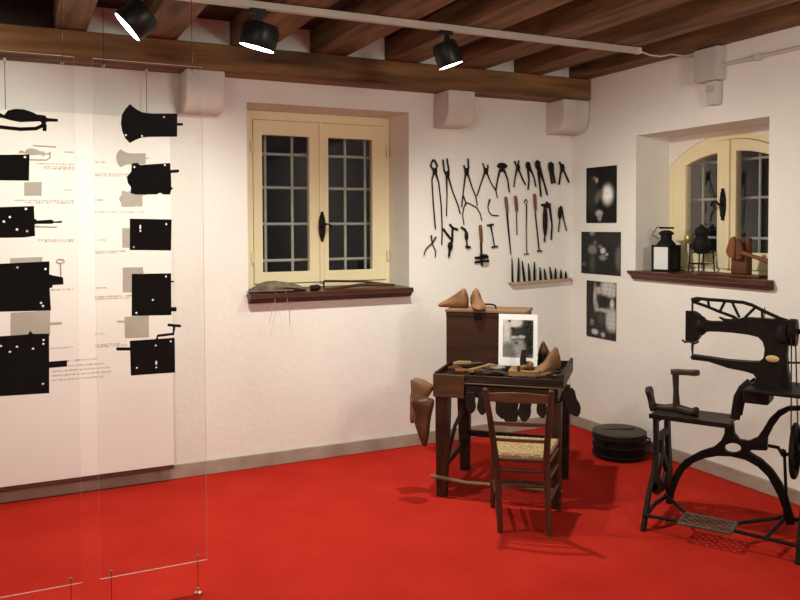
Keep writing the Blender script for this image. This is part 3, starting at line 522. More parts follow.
for k,d in D['TOOLS'].items():
    cat,lab,r=TL[k]; allp=[p for l in d['c'] for p in l]; c=(sum(a for a,b in allp)/len(allp),-.001,sum(b for a,b in allp)/len(allp))
    t=empty(TN[k],(c[0]-.008,c[1],c[2]+.002),0,lab,cat,'hand tools hung on the back wall')
    if 'h' in d:
        hm=MB()
        for l in d['h']:
            (a,b),(a2,b2)=l[0],l[-1]; dx,dz=a2-a,b2-b
            P=[(a-c[0]+dx*q,-.016,b-c[2]+dz*q) for q in (0,.08,.5,.9,1)]; rr=.0125 if k!='wheel_tool' else .013
            hm.tube(P,[rr*.7,rr,rr*1.05,rr*.85,rr*.6],10)
        hm.build('handle','handle',t)
    arms=[]
    if 'e' in d:
        hm=MB()
        for (ex,ez,rx,rz_) in d['e']: hm.ell((ex-c[0],-.014,ez-c[2]),(rx,.013,rz_),n=14)
        hm.build('head','iron',t)
    if k=='wheel_tool': wt=MB(); [wt.lathe([(rr*.5,-.006),(rr,-.004),(rr,.004),(rr*.5,.006)],(D['TOOLS'][k]['c'][0][-1][0]-c[0],-.034,zz-c[2]),(0,0,1),16) for rr,zz in ((.032,1.415),(.034,1.39),(.022,1.37))]; wt.build('disc_stack','iron',t)
    for i,l in enumerate(d['c']):
        m=MB(); n=len(l); dy=-.010-.004*(i%2)
        L=sum(math.dist(l[j],l[j+1]) for j in range(n-1))
        big=L>.14 and 'h' not in d
        rs=[r*(1.15 if j==0 and big else (.75 if big else 1)) for j in range(n)]
        if k=='file_long': rs=[r*1.3,r*1.1,r*.7]
        m.tube([(a-c[0],dy,b-c[2]) for a,b in l],rs,8)
        arms.append((L,m))
    if 'h' in d or len(arms)<3 or cat in('hook','wrench','iron rod','hammer'):
        m=MB()
        for L,x in arms: m.add(x.v,x.f)
        m.build('iron_shank' if 'h' in d else 'iron_body','iron',t)
    else:
        arms.sort(key=lambda a:-a[0]); 
        for L,x in arms[:2]: x.build('handle','iron',t)
        m=MB()
        for L,x in arms[2:]: m.add(x.v,x.f)
        # pivot boss where the handles meet the jaws
        js=[l for l in d['c']]; hs=sorted(js,key=lambda l:-sum(math.dist(l[j],l[j+1]) for j in range(len(l)-1)))[:2]
        px=(hs[0][0][0]+hs[1][0][0])/2-c[0]; pz=(hs[0][0][1]+hs[1][0][1])/2-c[2]
        if abs(hs[0][0][1]-hs[1][0][1])<.05: m.ell((px,-.012,pz+.008),(r*(2.3 if L_BIG(k) else 1.9),.013,r*(3.4 if L_BIG(k) else 3)),n=12)
        m.build('jaws','iron',t)
# the ledge with punches
sh=D['SHELF']
t=MB(); z0,z1=sh[0][1],sh[1][1]
t.add([(-.628,-.045,z0-.012),(-.02,-.045,z1-.012),(-.02,-.001,z1-.012),(-.628,-.001,z0-.012),(-.60,-.04,z0-.034),(-.035,-.04,z1-.034),(-.035,-.001,z1-.034),(-.60,-.001,z0-.034)],[(0,1,2,3),(7,6,5,4),(0,4,5,1),(1,5,6,2),(2,6,7,3),(3,7,4,0)])
tag(t.build('punch_ledge','shelfw',bevel=.002),'narrow tan wooden ledge on the wall holding a row of punches','shelf')
ords=['longest thin iron punch at the window end of the ledge','second punch on the ledge, counting from the window end, tall and thin','third punch on the ledge, tall and leaning','fourth punch on the ledge, tall and thick-bodied','fifth punch on the ledge, last of the tall ones',
 'sixth punch on the ledge, first of the short thin ones','seventh punch on the ledge, short, thin and leaning','eighth punch on the ledge, short with broad foot','ninth punch on the ledge, stubby and dark','tenth punch on the ledge, second from the corner end','eleventh punch on the ledge, shortest, nearest the room corner']
for i,(a,b) in enumerate(D['PUNCH']):
    zl=z0+(z1-z0)*((b[0]+.628)/.627)-.012; Hh=a[1]-b[1]; dx=a[0]-b[0]; r=.0105 if i>0 else .008
    o=MB().tube([(0,0,0),(dx*.1,0,Hh*.1),(dx*.55,0,Hh*.55),(dx,0,Hh)],[r,r*1.05,r*.85,r*.4],8).build('iron_punch','iron',loc=(b[0]-.013,-.024,zl+.001))
    tag(o,ords[i],'punch','punches on the wall ledge')
# ------------------------------------------------------------------ photographs (printed pictures as coloured grids)
def picmat(name):
    m,nt,o=nmat(name); N=nt.nodes.new; b=N('ShaderNodeBsdfPrincipled'); b.inputs['Roughness'].default_value=.5; b.inputs['Specular IOR Level'].default_value=.12; a=N('ShaderNodeVertexColor'); a.layer_name='print'
    nt.links.new(a.outputs[0],b.inputs['Base Color']); nt.links.new(b.outputs[0],o.inputs[0]); return m
PM=picmat('photo_print')
def picture(name,w,h,fn,parent,loc,rot=(0,0,0),nx=64,ny=84,thick=.004):
    m=MB(); vs=[(-w/2+w*i/nx,0,-h/2+h*j/ny) for j in range(ny+1) for i in range(nx+1)]
    m.add(vs,[(j*(nx+1)+i,j*(nx+1)+i+1,(j+1)*(nx+1)+i+1,(j+1)*(nx+1)+i) for j in range(ny) for i in range(nx)])
    m.b2((-w/2,.0003,-h/2),(w/2,thick,h/2))
    o=m.build(name,[PM],parent,smooth=False,loc=loc,rot=rot)
    ca=o.data.color_attributes.new('print','FLOAT_COLOR','POINT')
    for i,v in enumerate(o.data.vertices):
        g=fn((v.co.x+w/2)/w,(v.co.z+h/2)/h) if i<len(vs) else .05
        ca.data[i].color=(g,g*.97,g*.93,1)
    return o
def blobs(bg,L,noise=.02,seed=1):
    rnd=random.Random(seed); ph=[(rnd.uniform(-90,90),rnd.uniform(-90,90),rnd.uniform(0,6)) for _ in range(14)]
    def f(u,v):
        g=bg
        for (x,y,sx,sy,a,p) in L:
            d=(abs(u-x)/sx)**p+(abs(v-y)/sy)**p; g+= (a-g)*math.exp(-d*d*.5)
        n=sum(math.sin(a*u+b*v+c) for a,b,c in ph)/14
        return max(.004,min(.95,g*(1+n*.5)+noise*n))
    return f
f1=blobs(.012,[(.72,.5,.15,.14,.95,2),(.35,.76,.05,.04,.5,2),(.27,.8,.05,.03,.3,2),(.2,.5,.16,.3,.035,2),(.45,.5,.09,.07,.13,2),(.36,.43,.07,.07,.12,2),(.44,.17,.10,.05,.45,2),(.46,.10,.06,.06,.3,2)],.01,3)
f2=blobs(.022,[(.30,.97,.06,.06,.4,2),(.37,.76,.04,.05,.35,2),(.30,.58,.10,.10,.20,2.5),(.5,.66,.04,.04,.22,2),(.57,.56,.055,.06,.6,2),(.57,.4,.08,.06,.22,2),(.67,.48,.03,.03,.4,2),(.30,.25,.06,.2,.07,2),(.97,.4,.08,.25,.12,2),(.07,.22,.05,.04,.12,2),(.7,.85,.5,.15,.03,2)],.01,5)
f3=blobs(.03,[(.76,.88,.24,.13,.5,4),(.3,.72,.05,.2,.4,2),(.42,.84,.08,.06,.45,2),(.36,.55,.05,.07,.35,2),(.88,.63,.06,.07,.6,2),(.55,.5,.18,.03,.5,2),(.87,.35,.18,.18,.5,3),(.5,.35,.1,.12,.07,2),(.3,.10,.10,.04,.55,2),(.58,.07,.06,.04,.4,2),(.2,.27,.06,.05,.2,2),(.62,.68,.12,.08,.02,2)],.02,9)
def fc(u,v):
    f=blobs(.35,[(.3,.92,.35,.1,.6,3),(.15,.6,.12,.3,.55,3),(.82,.5,.2,.55,.015,4),(.5,.62,.24,.2,.03,3),(.33,.78,.06,.05,.02,2),(.38,.86,.14,.05,.55,2),(.38,.53,.10,.035,.5,2),(.62,.55,.10,.035,.5,2),(.25,.2,.25,.2,.16,3),(.55,.28,.16,.18,.28,2),(.85,.94,.14,.03,.01,4),(.22,.97,.04,.04,.02,2),(.45,.38,.05,.03,.02,2)],.06,12)
    return f(u,v)
PH=[('portrait photograph with a bright round glow, topmost of the three on the wall','.',(-.375,1.88),.352,.437,f1),('squarish photograph of two figures, middle of the three on the wall','.',(-.369,1.425),.46,.332,f2),('portrait photograph of a workshop by a bright window, lowest of the three','.',(-.379,.98),.345,.445,f3)]
for lab,_,(y,z),w,h,fn in PH:
    t=empty('wall_photograph',(-.001,y,z),R(-90),lab.replace('the three','the three on side wall') if 'lowest' in lab else lab,'photograph','black and white photographs on the side wall')
    picture('photo_print',w,h,fn,t,(0,-.006,0),thick=.005)
# ------------------------------------------------------------------ track, spotlights, wiring
tr=empty('lighting_track',(0,0,0),0,'long pale grey lighting track fixed under the ceiling joists','lighting track')
ty,tz=-1.27,2.777
MB().b2((-6.0,ty-.018,tz-.018),(-.47,ty+.018,tz+.018)).build('track_rail','alu',tr,bevel=.002)
MB().b2((-.472,ty-.02,tz-.02),(-.44,ty+.02,tz+.019)).build('end_cap','pipe',tr,bevel=.003)
cu=[(-.45,ty,tz),(-.36,ty-.005,tz-.02),(-.27,ty-.01,tz-.022),(-.15,-1.25,2.785),(-.04,-1.26,2.78),(-.02,-1.32,2.765),(-.02,-1.385,2.74)]
tag(MB().tube(cu,.006,8).build('supply_cable','pipe'),'thin grey cable from the track end to the wall junction box','cable')
jb=empty('junction_box',(0,-1.475,0),0,'grey plastic junction box high on the side wall by the joist','electrical box')
MB().b2((-.075,-.095,2.575),(-.001,.095,2.79)).build('box_body','box',jb,bevel=.006); jc=MB().b2((-.084,-.09,2.58),(-.0755,.09,2.785)).build('box_cover','box',jb,bevel=.004)
for z in (2.592,2.773):
    for y in (-.075,.075): MB().lathe([(.006,0),(.005,.003)],(-.084,y,z),(-1,0,0),8).build('cover_screw','alu',jc)
de=empty('alarm_detector',(0,-1.50,0),0,'small pale detector with slots under the junction box','detector')
MB().add([(-.06,-.05,2.572),(-.06,.045,2.572),(-.001,.045,2.572),(-.001,-.05,2.572),(-.05,-.04,2.42),(-.05,.035,2.42),(-.001,.035,2.42),(-.001,-.04,2.42)],[(0,1,2,3),(7,6,5,4),(0,4,5,1),(1,5,6,2),(2,6,7,3),(3,7,4,0)]).build('detector_body','pipe',de,bevel=.006)
for z in (2.535,2.52,2.505): MB().b2((-.062,-.03,z),(-.055,.025,z+.005)).build('slot','base',de)
cd=empty('wall_conduit',(0,0,0),0,'grey plastic conduit pipe running along the side wall from the junction box','pipe')
MB().tube([(-.025,-1.572,2.668),(-.025,-5.2,2.668)],.012,12).build('conduit_pipe','pipe',cd); 
for y in (-1.835,-2.7,-3.6): MB().b2((-.042,y-.02,2.648),(-.001,y+.02,2.688)).build('conduit_clip','pipe',cd,bevel=.006)
def spot(x,z,nrm,dia,L,label,power,glow=1):
    n=Vector(nrm).normalized(); c=Vector((x,ty,z))
    t=empty('track_spotlight',c,0,label,'spotlight','black spotlights on the ceiling track')
    b=MB(); r=dia/2; ax=-n
    b.lathe([(r*.97,-L/2),(r,-L/2+.004),(r,L/2-.03),(r*.86,L/2),(r*.3,L/2+.004)],(0,0,0),ax,28); o=b.build('lamp_body','black',t)
    MB().lathe([(r*.93,0),(r*.92,.0045)],n*(L/2+.0005),n,28).build('lamp_lens','lens',o)
    MB().ring(n*(L/2+.002),r*.98,.004,n,28,6).build('lamp_rim','black',o)
    s=MB(); s.b2((-.05,-.016,tz-.02-z-.022),(.03,.016,tz-.019-z)); s.tube([(0,0,tz-.03-z),(0,0,r*.75)],.011); s.b2((-.014,-.012,r*.6),(.014,.012,r*1.35)); s.build('track_adapter','black',t,bevel=.003)
    la=bpy.data.lights.new('track_lamp','SPOT'); la.energy=power; la.spot_size=R(165); la.spot_blend=.9; la.shadow_soft_size=.035; la.color=(1,.955,.82)
    lo=bpy.data.objects.new('track_lamp',la); COL.objects.link(lo); lo.parent=t; lo.location=n*(L/2+.045); lo.rotation_euler=n.to_track_quat('-Z','Y').to_euler()
    return t
spot(-3.575,2.645,(-.66,.10,-.60),.17,.12,'black track spotlight hanging above the acrylic sheets, lens glowing brightest',58)
spot(-2.975,2.625,(-.20,.16,-.95),.19,.12,'black track spotlight hanging above the back window',90)
spot(-1.875,2.63,(.32,-.07,-.93),.15,.13,'black track spotlight above the cobbler bench, nearest the room corner',105)
def far_fill(x,y,z,p):  # unseen fill lamp, added in place of the room's other lighting
    la=bpy.data.lights.new('room_fill','POINT'); la.energy=p; la.shadow_soft_size=.3; la.color=(1,.955,.82)
    lo=bpy.data.objects.new('room_fill',la); COL.objects.link(lo); lo.location=(x,y,z)
far_fill(-5.6,-5.5,2.35,55); far_fill(-1.7,-5.4,2.3,120)

# ------------------------------------------------------------------ shoe lasts
def last_mb(L=.23,w=1.0,peak=1.0,n=16):
    """wooden shoe last, heel at the origin, toe towards +x, sole on z=0"""
    sec=[(0,.05,.05,.34),(.025,.10,.01,.46),(.09,.13,0,.60),(.15,.135,0,.62),(.25,.13,.01,.55),(.38,.125,.015,.455),(.52,.14,.01,.36),(.66,.16,.0,.275),(.80,.15,0,.20),(.91,.11,.0,.145),(.975,.06,.01,.095),(1.0,.02,.03,.06)]
    m=MB(); vs=[]
    for x,hw,zb,zt in sec:
        zt=zb+(zt-zb)*(peak if x<.5 else 1); cz=(zb+zt)/2; h=(zt-zb)/2
        for k in range(n):
            t=2*PI*k/n; c,s=math.cos(t),math.sin(t); e=.8
            yy=hw*w*math.copysign(abs(c)**e,c)*(1-.55*max(0,s)*(1 if x<.5 else .5)); vs.append((x*L,yy*L+ (.02*L*math.sin(x*3)),(cz+h*math.copysign(abs(s)**e,s))*L))
    q=len(sec); fs=[(i*n+k,i*n+(k+1)%n,(i+1)*n+(k+1)%n,(i+1)*n+k) for i in range(q-1) for k in range(n)]+[tuple(range(n))[::-1],tuple((q-1)*n+k for k in range(n))]
    return m.add(vs,fs)
def shoe_last(loc,rot,m,label,L=.23,w=1.,peak=1.,group=None,heelcap=True):
    t=empty('shoe_last',loc,0,label,'shoe last',group); t.rotation_euler=rot
    b=last_mb(L,w,peak).build('last_body',m,t)
    MB().lathe([(.012*L/.23,0),(.011*L/.23,.003)],(.13*L,.003,.585*L*peak),(0,0,1),12).build('thimble_hole','steel',t)
    return t
BO=Vector((-1.85,-1.06,0)); BA=R(-43.1); bu=Vector((math.cos(BA),math.sin(BA),0)); bv=Vector((-math.sin(BA),math.cos(BA),0))
def bw(u,v,z): return BO+bu*u+bv*v+Vector((0,0,z))
# ------------------------------------------------------------------ cobbler bench
bn=empty('cobbler_bench',BO,BA,'old dark wooden cobbler bench with an open tray top full of tools','workbench')
BW,BD,BZ=.765,.60,.76
MB().b2((.03,.03,.615),(BW-.03,BD-.03,.70)).build('apron','benchd',bn,bevel=.004)
MB().b2((-.006,-.013,.612),(.185,-.0055,.75)).build('front_cheek','cheek',bn,bevel=.003); MB().b2((.0,-.005,.612),(.185,.03,.70)).build('front_block','benchm',bn)
MB().b2((-.004,.031,.612),(.028,BD-.02,.70)).build('side_cheek','benchm',bn,bevel=.005)
MB().b2((.186,-.006,.698),(BW-.005,.028,.706)).build('worn_ledge','benchl',bn,bevel=.002)
m=MB(); m.b2((.19,.0,.62),(BW-.05,.028,.69)); m.build('drawer','benchd',bn,bevel=.003); drw=[c for c in bn.children if c.name.startswith('drawer')][0]
MB().lathe([(.004,0),(.004,.012),(.013,.016),(.014,.024),(.006,.03)],(.47,0,.655),(0,-1,0),14).build('knob','ironb',drw)
MB().b2((-.005,-.005,.7005),(BW+.005,BD+.005,.722)).build('tray_bottom','benchd',bn,bevel=.003)
for nm,a,b in (('tray_rim',(-.005,-.005,.7225),(BW+.005,.012,.752)),('tray_rim',(-.005,.013,.7225),(.012,BD+.005,.758)),('tray_rim',(BW-.013,.013,.70),(BW+.006,BD+.005,.785)),('tray_rim',(.013,BD-.012,.7225),(BW-.014,BD+.005,.765))):
    MB().b2(a,b).build(nm,'benchd',bn,bevel=.003)
for u,v0,v1 in ((.20,.013,.37),(.43,.013,.37),(.60,.013,.60)):
    MB().b2((u-.004,v0,.7225),(u+.004,v1,.75)).build('tray_divider','benchd',bn,bevel=.001)
def leg(u,v,splu,splv,mm):
    q=MB(); s0,s1=.042,.030
    top=[(u+a*s0,v+b*s0,.614) for a,b in((-1,-1),(1,-1),(1,1),(-1,1))]; mid=[(u+splu*.3+a*s0*.95,v+splv*.3+b*s0*.95,.42) for a,b in((-1,-1),(1,-1),(1,1),(-1,1))]; bot=[(u+splu+a*s1,v+splv+b*s1,0) for a,b in((-1,-1),(1,-1),(1,1),(-1,1))]
    q.add(bot+mid+top,[(0,3,2,1),(8,9,10,11)]+[(i,(i+1)%4,(i+1)%4+4,i+4) for i in range(4)]+[(i+4,(i+1)%4+4,(i+1)%4+8,i+8) for i in range(4)])
    q.build('leg',mm,bn,bevel=.006)
leg(.045,.045,-.005,-.015,'benchm'); leg(BW-.05,.045,.0,-.015,'benchm'); leg(.06,BD-.05,.0,.03,'benchd'); leg(BW-.05,BD-.05,0,.03,'benchd')
MB().tube([(-.02,-.005,.125),(.2,-.008,.105),(.5,-.008,.11),(BW-.0,-.005,.105)],[.018,.015,.017,.016],8,flat=.7).build('stretcher','benchl',bn)
MB().b2((.06,BD-.05,.235),(BW-.05,BD-.02,.275)).build('stretcher','benchd',bn,bevel=.004)
MB().b2((.035,.08,.16),(.06,BD-.08,.20)).build('stretcher','benchd',bn,bevel=.004)
MB().tube([(.05,.03,.14),(.055,.3,.36),(.06,BD-.1,.42)],.014,8).build('brace','benchd',bn)
# wooden box standing at the back of the bench
bx=empty('wooden_box',bw(-.022,.385,.7245),BA,'brown wooden box with pale lid standing upright at the back of the bench','box')
MB().b2((0,0,.001),(.52,.25,.36)).build('box_body','boxw',bx,bevel=.004)
bl=MB().b2((-.006,-.008,.361),(.527,.256,.378)).build('box_lid','boxt',bx,bevel=.003)
MB().b2((0,-.004,.335),(.52,-.0005,.36)).build('front_batten','benchd',bx,bevel=.001); MB().b2((.3,-.05,.001),(.60,-.0005,.034)).build('base_ledge','benchd',bx,bevel=.002)
MB().tube([(.20,.10,.379),(.205,.10,.399),(.24,.10,.406),(.28,.10,.406),(.305,.10,.399),(.31,.10,.379)],.006,8).build('lid_handle','iron',bl)
MB().b2((.185,-.0105,.315),(.235,-.0045,.36)).build('clasp','iron',bx,bevel=.002)
top=.7245+.378
shoe_last(bw(.105,.40+.07,top+.001),(0,0,BA+R(172)),'last','tan wooden shoe last on the box lid, toe over the edge nearest the window',.21,1.5,1.0,'wooden shoe lasts')
shoe_last(bw(.142,.40+.11,top+.001),(0,0,BA+R(-68)),'last','tan wooden shoe last on the box lid beside the iron handle',.19,1.5,1.12,'wooden shoe lasts')
shoe_last(bw(.70,.42,.7245),(0,0,BA+R(-135)),'last','tan shoe last with tall peak standing in the tray by its end board',.21,1.25,1.25,'wooden shoe lasts')
shoe_last(bw(.585,.47,.7245),(0,0,BA+R(75)),'lastd','dark brown shoe last half hidden behind the white-bordered picture',.24,1.1,1.2,'wooden shoe lasts')
# leaning picture card
ct=empty('picture_card',bw(.450,.350,.7595),BA,'white-bordered black and white picture card leaning against the wooden box','picture')
ct.rotation_euler=(R(-4.5),0,BA+R(2))
MB().b2((-.122,0,0),(.122,.004,.325)).build('white_card','card',ct)
picture('photo_print',.192,.235,fc,ct,(0.0,-.0015,.172),nx=44,ny=56,thick=.001)
# ------------------------------------------------------------------ things in the tray
zt=.7235
def tool(name,label,cat,u,v,rz,parts,z=zt,rx=0):
    t=empty(name,bw(u,v,z),BA+R(rz),label,cat,'cobbler tools in the bench tray'); t.rotation_euler=(R(rx),0,BA+R(rz)); t.scale=(1.2,1.2,1.3)
    for nm,mb,mt in parts: mb.build(nm,mt,t,bevel=0)
    return t
tool('cobbler_knife','knife with pale handle lying in the tray corner below the box','knife',.05,.28,35,[('handle',MB().tube([(0,0,.014),(.03,0,.016),(.10,0,.014)],[.010,.014,.010]),'pale'),('blade',MB().prism([(.10,-.012),(.19,-.010),(.205,.004),(.10,.012)],lambda p,t:(p[0],p[1],t),.012,.015),'steel')],z=.745)
tool('wooden_scraper','flat pale wooden scraper slanting across the tray rim','scraper',.20,.10,68,[('body',MB().prism([(0,-.018),(.05,-.012),(.15,-.014),(.20,-.026),(.21,.026),(.15,.014),(.05,.012),(0,.018)],lambda p,t:(p[0],p[1],t),0,.014),'pale')],z=.752,rx=0)
tool('cobbler_hammer','small hammer with brown handle near the pale knife','hammer',.10,.13,8,[('handle',MB().tube([(0,0,.012),(.17,0,.014)],[.011,.008]),'handle'),('hammer_head',MB().tube([(.17,-.045,.016),(.17,-.01,.016),(.17,.03,.016),(.17,.055,.016)],[.016,.011,.012,.004],12),'ironb')],z=.735)
tool('round_tin','round shiny steel tin lying in the middle of the tray','tin',.345,.22,0,[('tin_body',MB().lathe([(.036,0),(.04,.004),(.04,.026),(.037,.03)],(0,0,0)),'ironb'),('tin_lid',MB().lathe([(.042,.0305),(.042,.036),(.03,.042),(.005,.043)],(0,0,0)),'steel')],z=.7235)
tool('shoe_tree','light yellow wooden shoe tree pointing at the picture card','shoe tree',.455,.08,70,[('toe_block',MB().ell((.04,0,.022),(.05,.026,.02)),'pale'),('stem',MB().tube([(.08,0,.024),(.16,0,.026)],.011),'pale'),('heel_block',MB().ell((.18,0,.026),(.03,.025,.022)),'pale')],z=.745)
tool('wooden_clamp','yellow wooden clamp piece lying along the tray front','clamp',.445,.045,2,[('body',MB().prism([(0,-.02),(.13,-.014),(.15,.0),(.13,.014),(.02,.02),(0,.02)],lambda p,t:(p[0],p[1],t),0,.022),'pale'),('screw',MB().tube([(.05,-.01,.022),(.05,-.01,.045)],.008),'ironb')],z=.757)
tool('leather_sole','small dark leather sole lying flat behind the scraper','leather',.28,.30,20,[('sole',MB().prism([(a*1.0,b) for a,b in circ((0,0),.06,16,.028)],lambda p,t:(p[0],p[1],t),0,.006),'leather')],z=.7235)
tool('iron_pincers','rusty pincers lying in the tray between tin and scraper','pincers',.24,.20,-60,[('handle',MB().tube([(0,-.02,.012),(.06,-.014,.012),(.10,0,.012)],[.006,.006,.008]),'ironb'),('handle',MB().tube([(0,.02,.018),(.06,.014,.018),(.10,0,.018)],[.006,.006,.008]),'ironb'),('jaws',MB().ring((.125,0,.015),.02,.008),'ironb')],z=.74)
tool('burnishing_stick','upright dark burnishing stick standing before the picture card','burnisher',.50,.24,0,[('base',MB().lathe([(.03,0),(.03,.012),(.012,.02)],(0,0,0)),'ironb'),('stick',MB().tube([(0,0,.018),(0,0,.07),(.003,0,.12)],[.013,.017,.011]),'benchd')],z=.7235)
tool('wooden_handled_awl','awl with wooden handle lying by the dark leather strips','awl',.62,.10,25,[('handle',MB().tube([(0,0,.014),(.04,0,.016),(.07,0,.014)],[.010,.015,.009]),'handle'),('spike',MB().tube([(.07,0,.014),(.14,0,.012)],[.003,.001]),'steel')],z=.735)
tool('leather_strip','curled dark leather strips heaped in the tray end by the tan last','leather',.66,.16,0,[('strip',MB().tube([(0,-.05,.012),(.03,0,.02),(.0,.06,.014),(.06,.07,.01)],[.014,.018,.016,.012],8,flat=.4),'leather')],z=.74)
tool('leather_strip','dark leather strip heaped in the tray between tin and shoe tree','leather',.36,.10,0,[('strip',MB().tube([(-.05,0,.012),(0,.02,.022),(.05,.0,.014),(.06,.05,.01)],[.014,.020,.018,.012],8,flat=.5),'leather')],z=.735)
tool('wooden_rasp','wooden handled rasp along the back of the tray by the box','rasp',.04,.20,-20,[('handle',MB().tube([(0,0,.014),(.05,0,.016),(.09,0,.013)],[.009,.013,.009]),'lastd'),('rasp_blade',MB().b2((.09,-.012,.010),(.21,.012,.016)),'ironb')],z=.735)
# ------------------------------------------------------------------ lasts and soles hanging from the bench
shoe_last(bw(-.005,.035,.665),(R(0),R(60),BA+R(192)),'last','tan wooden last hanging off the bench end, toe pointing at the floor',.27,1.2,.9,'wooden lasts hanging from the bench end')
shoe_last(bw(.03,-.10,.615),(R(0),R(80),BA+R(185)),'lastd','longer brown wooden last hanging beside the front bench leg',.29,1.1,.8,'wooden lasts hanging from the bench end')
def sole_mb(L,w=.36,th=.012):
    k_=w/.36; o=[(a,b_*k_) for a,b_ in [(0,0),(.02,-.14),(.14,-.18),(.3,-.16),(.42,-.16),(.58,-.18),(.76,-.17),(.9,-.10),(.97,-.04),(1,0),(.97,.04),(.9,.09),(.76,.15),(.58,.16),(.42,.14),(.3,.15),(.14,.17),(.02,.14)]]
    return MB().prism([(a*L,b*L) for a,b in o],lambda p,t:(p[1],t,-p[0]),0,th)
def hang(u,v,z,L,label,tilt=0,turn=0,name='leather_sole',mm='leather',th=.012):
    t=empty(name,bw(u,v,z),0,label,'shoe sole','dark soles hanging from the bench'); t.rotation_euler=(0,R(tilt),BA+R(turn))
    sole_mb(L,w=.5,th=th).build('sole_body',mm,t,bevel=.002); MB().tube([(0,-.004,-.012),(0,-.004,.018)],.0025,6).build('hanging_loop','ironb',t)
    return t
hang(.225,-.020,.655,.13,'dark pointed sole hanging from the bench front, nearest its bench leg',-3)
hang(.305,-.020,.655,.135,'dark pointed sole hanging second along the bench front',4)
hang(.405,-.020,.655,.15,'dark sole hanging behind the chair back, third along the bench front',-5)
hang(.475,-.022,.655,.19,'longest dark sole hanging behind the middle of the chair back',3)
hang(.56,-.020,.655,.16,'dark sole hanging behind the chair back beside the longest one',6)
hang(.645,-.020,.655,.13,'dark short sole hanging behind the chair post, last along the bench front',-3)
hang(.785,.04,.69,.17,'dark boot sole hanging slanted off the bench end nearest the corner',-22,12,th=.022)
# ------------------------------------------------------------------ chair
chr_=empty('ladder_back_chair',(-1.702,-1.793,0),R(-38),'dark red-brown ladder-back wooden chair with woven rush seat, drawn up to the bench','chair')
PL=[(-.128,0,0),(-.14,.005,.25),(-.155,0,.42),(-.178,-.022,.60),(-.203,-.05,.775)]; PR=[(.130,0,0),(.122,.005,.25),(.116,0,.42),(.126,-.022,.60),(.142,-.05,.778)]
rs=[.015,.0175,.018,.017,.015]
for P in (PL,PR):
    q=MB(); q.tube(P,rs,12); q.ell(P[-1],(.0165,.0165,.012)); q.build('back_post','chair',chr_)
for P in ([(-.205,.37,0),(-.20,.355,.2),(-.195,.345,.425)],[(.175,.385,0),(.172,.365,.2),(.165,.345,.425)]):
    MB().tube(P,[.014,.018,.019],12).build('leg','chair',chr_)
def slat(z0,z1,ua,ub,vv,bow,arch_,nm):
    q=MB(); n=12; vs=[]
    for i in range(n+1):
        t=i/n; u=ua+(ub-ua)*t; b=math.sin(PI*t)
        for (dv,zz) in ((-.006,z0),(.006,z0),(.006,z1+arch_*b),(-.006,z1+arch_*b)): vs.append((u,vv-bow*b+dv,zz))
    fs=[(i*4+k,i*4+(k+1)%4,(i+1)*4+(k+1)%4,(i+1)*4+k) for i in range(n) for k in range(4)]+[(3,2,1,0),(n*4,n*4+1,n*4+2,n*4+3)]
    q.add(vs,fs).build(nm,'chairx',chr_,bevel=.002)
slat(.715,.758,-.195,.138,-.043,.02,.012,'top_slat'); slat(.585,.603,-.175,.125,-.022,.012,.004,'back_slat'); slat(.495,.512,-.16,.118,-.008,.004,.0,'back_slat')
def rung(a,b,r=.010,nm='rung'): MB().tube([a,[(a[i]+b[i])/2 for i in range(3)],b],[r*.8,r*1.15,r*.8],10).build(nm,'chair',chr_)
rung((-.148,0,.34),(.118,0,.34)); rung((-.138,.0,.26),(.121,0,.26)); rung((-.197,.35,.30),(.169,.355,.30)); rung((-.20,.355,.16),(.172,.37,.16))
for z in (.17,.29): rung((-.137,.0,z+.0),(-.20,.355,z)); rung((.121,.0,z),(.171,.36,z))
q=MB(); n=14
def sq(t,z,s=1.0):
    P=[(-.155,-.005),(.117,-.005),(.175,.355),(-.207,.355)]; return [(x,y,z) for x,y in P]
prof=[(.395,.012),(.405,.0),(.42,.0),(.430,.012)]
vs=[];c=(-.012,.175)
for z,ins in prof:
    for x,y,_ in sq(0,z): vs.append((x+(c[0]-x)*ins*4,y+(c[1]-y)*ins*4,z))
fs=[(i*4+k,i*4+(k+1)%4,(i+1)*4+(k+1)%4,(i+1)*4+k) for i in range(3) for k in range(4)]+[(3,2,1,0)]
# four triangles of woven rush dipping to the centre
vs.append((c[0],c[1],.418)); fs+=[(12+k,12+(k+1)%4,16) for k in range(4)]
q.add(vs,fs).build('rush_seat','rush',chr_,bevel=.004)
rung((-.155,-.002,.399),(.117,-.002,.399),.012,'seat_rail'); rung((-.2,.35,.399),(.168,.35,.390),.012,'seat_rail'); rung((-.155,0,.38),(-.2,.35,.38),.012,'seat_rail'); rung((.117,0,.38),(.168,.35,.38),.012,'seat_rail')
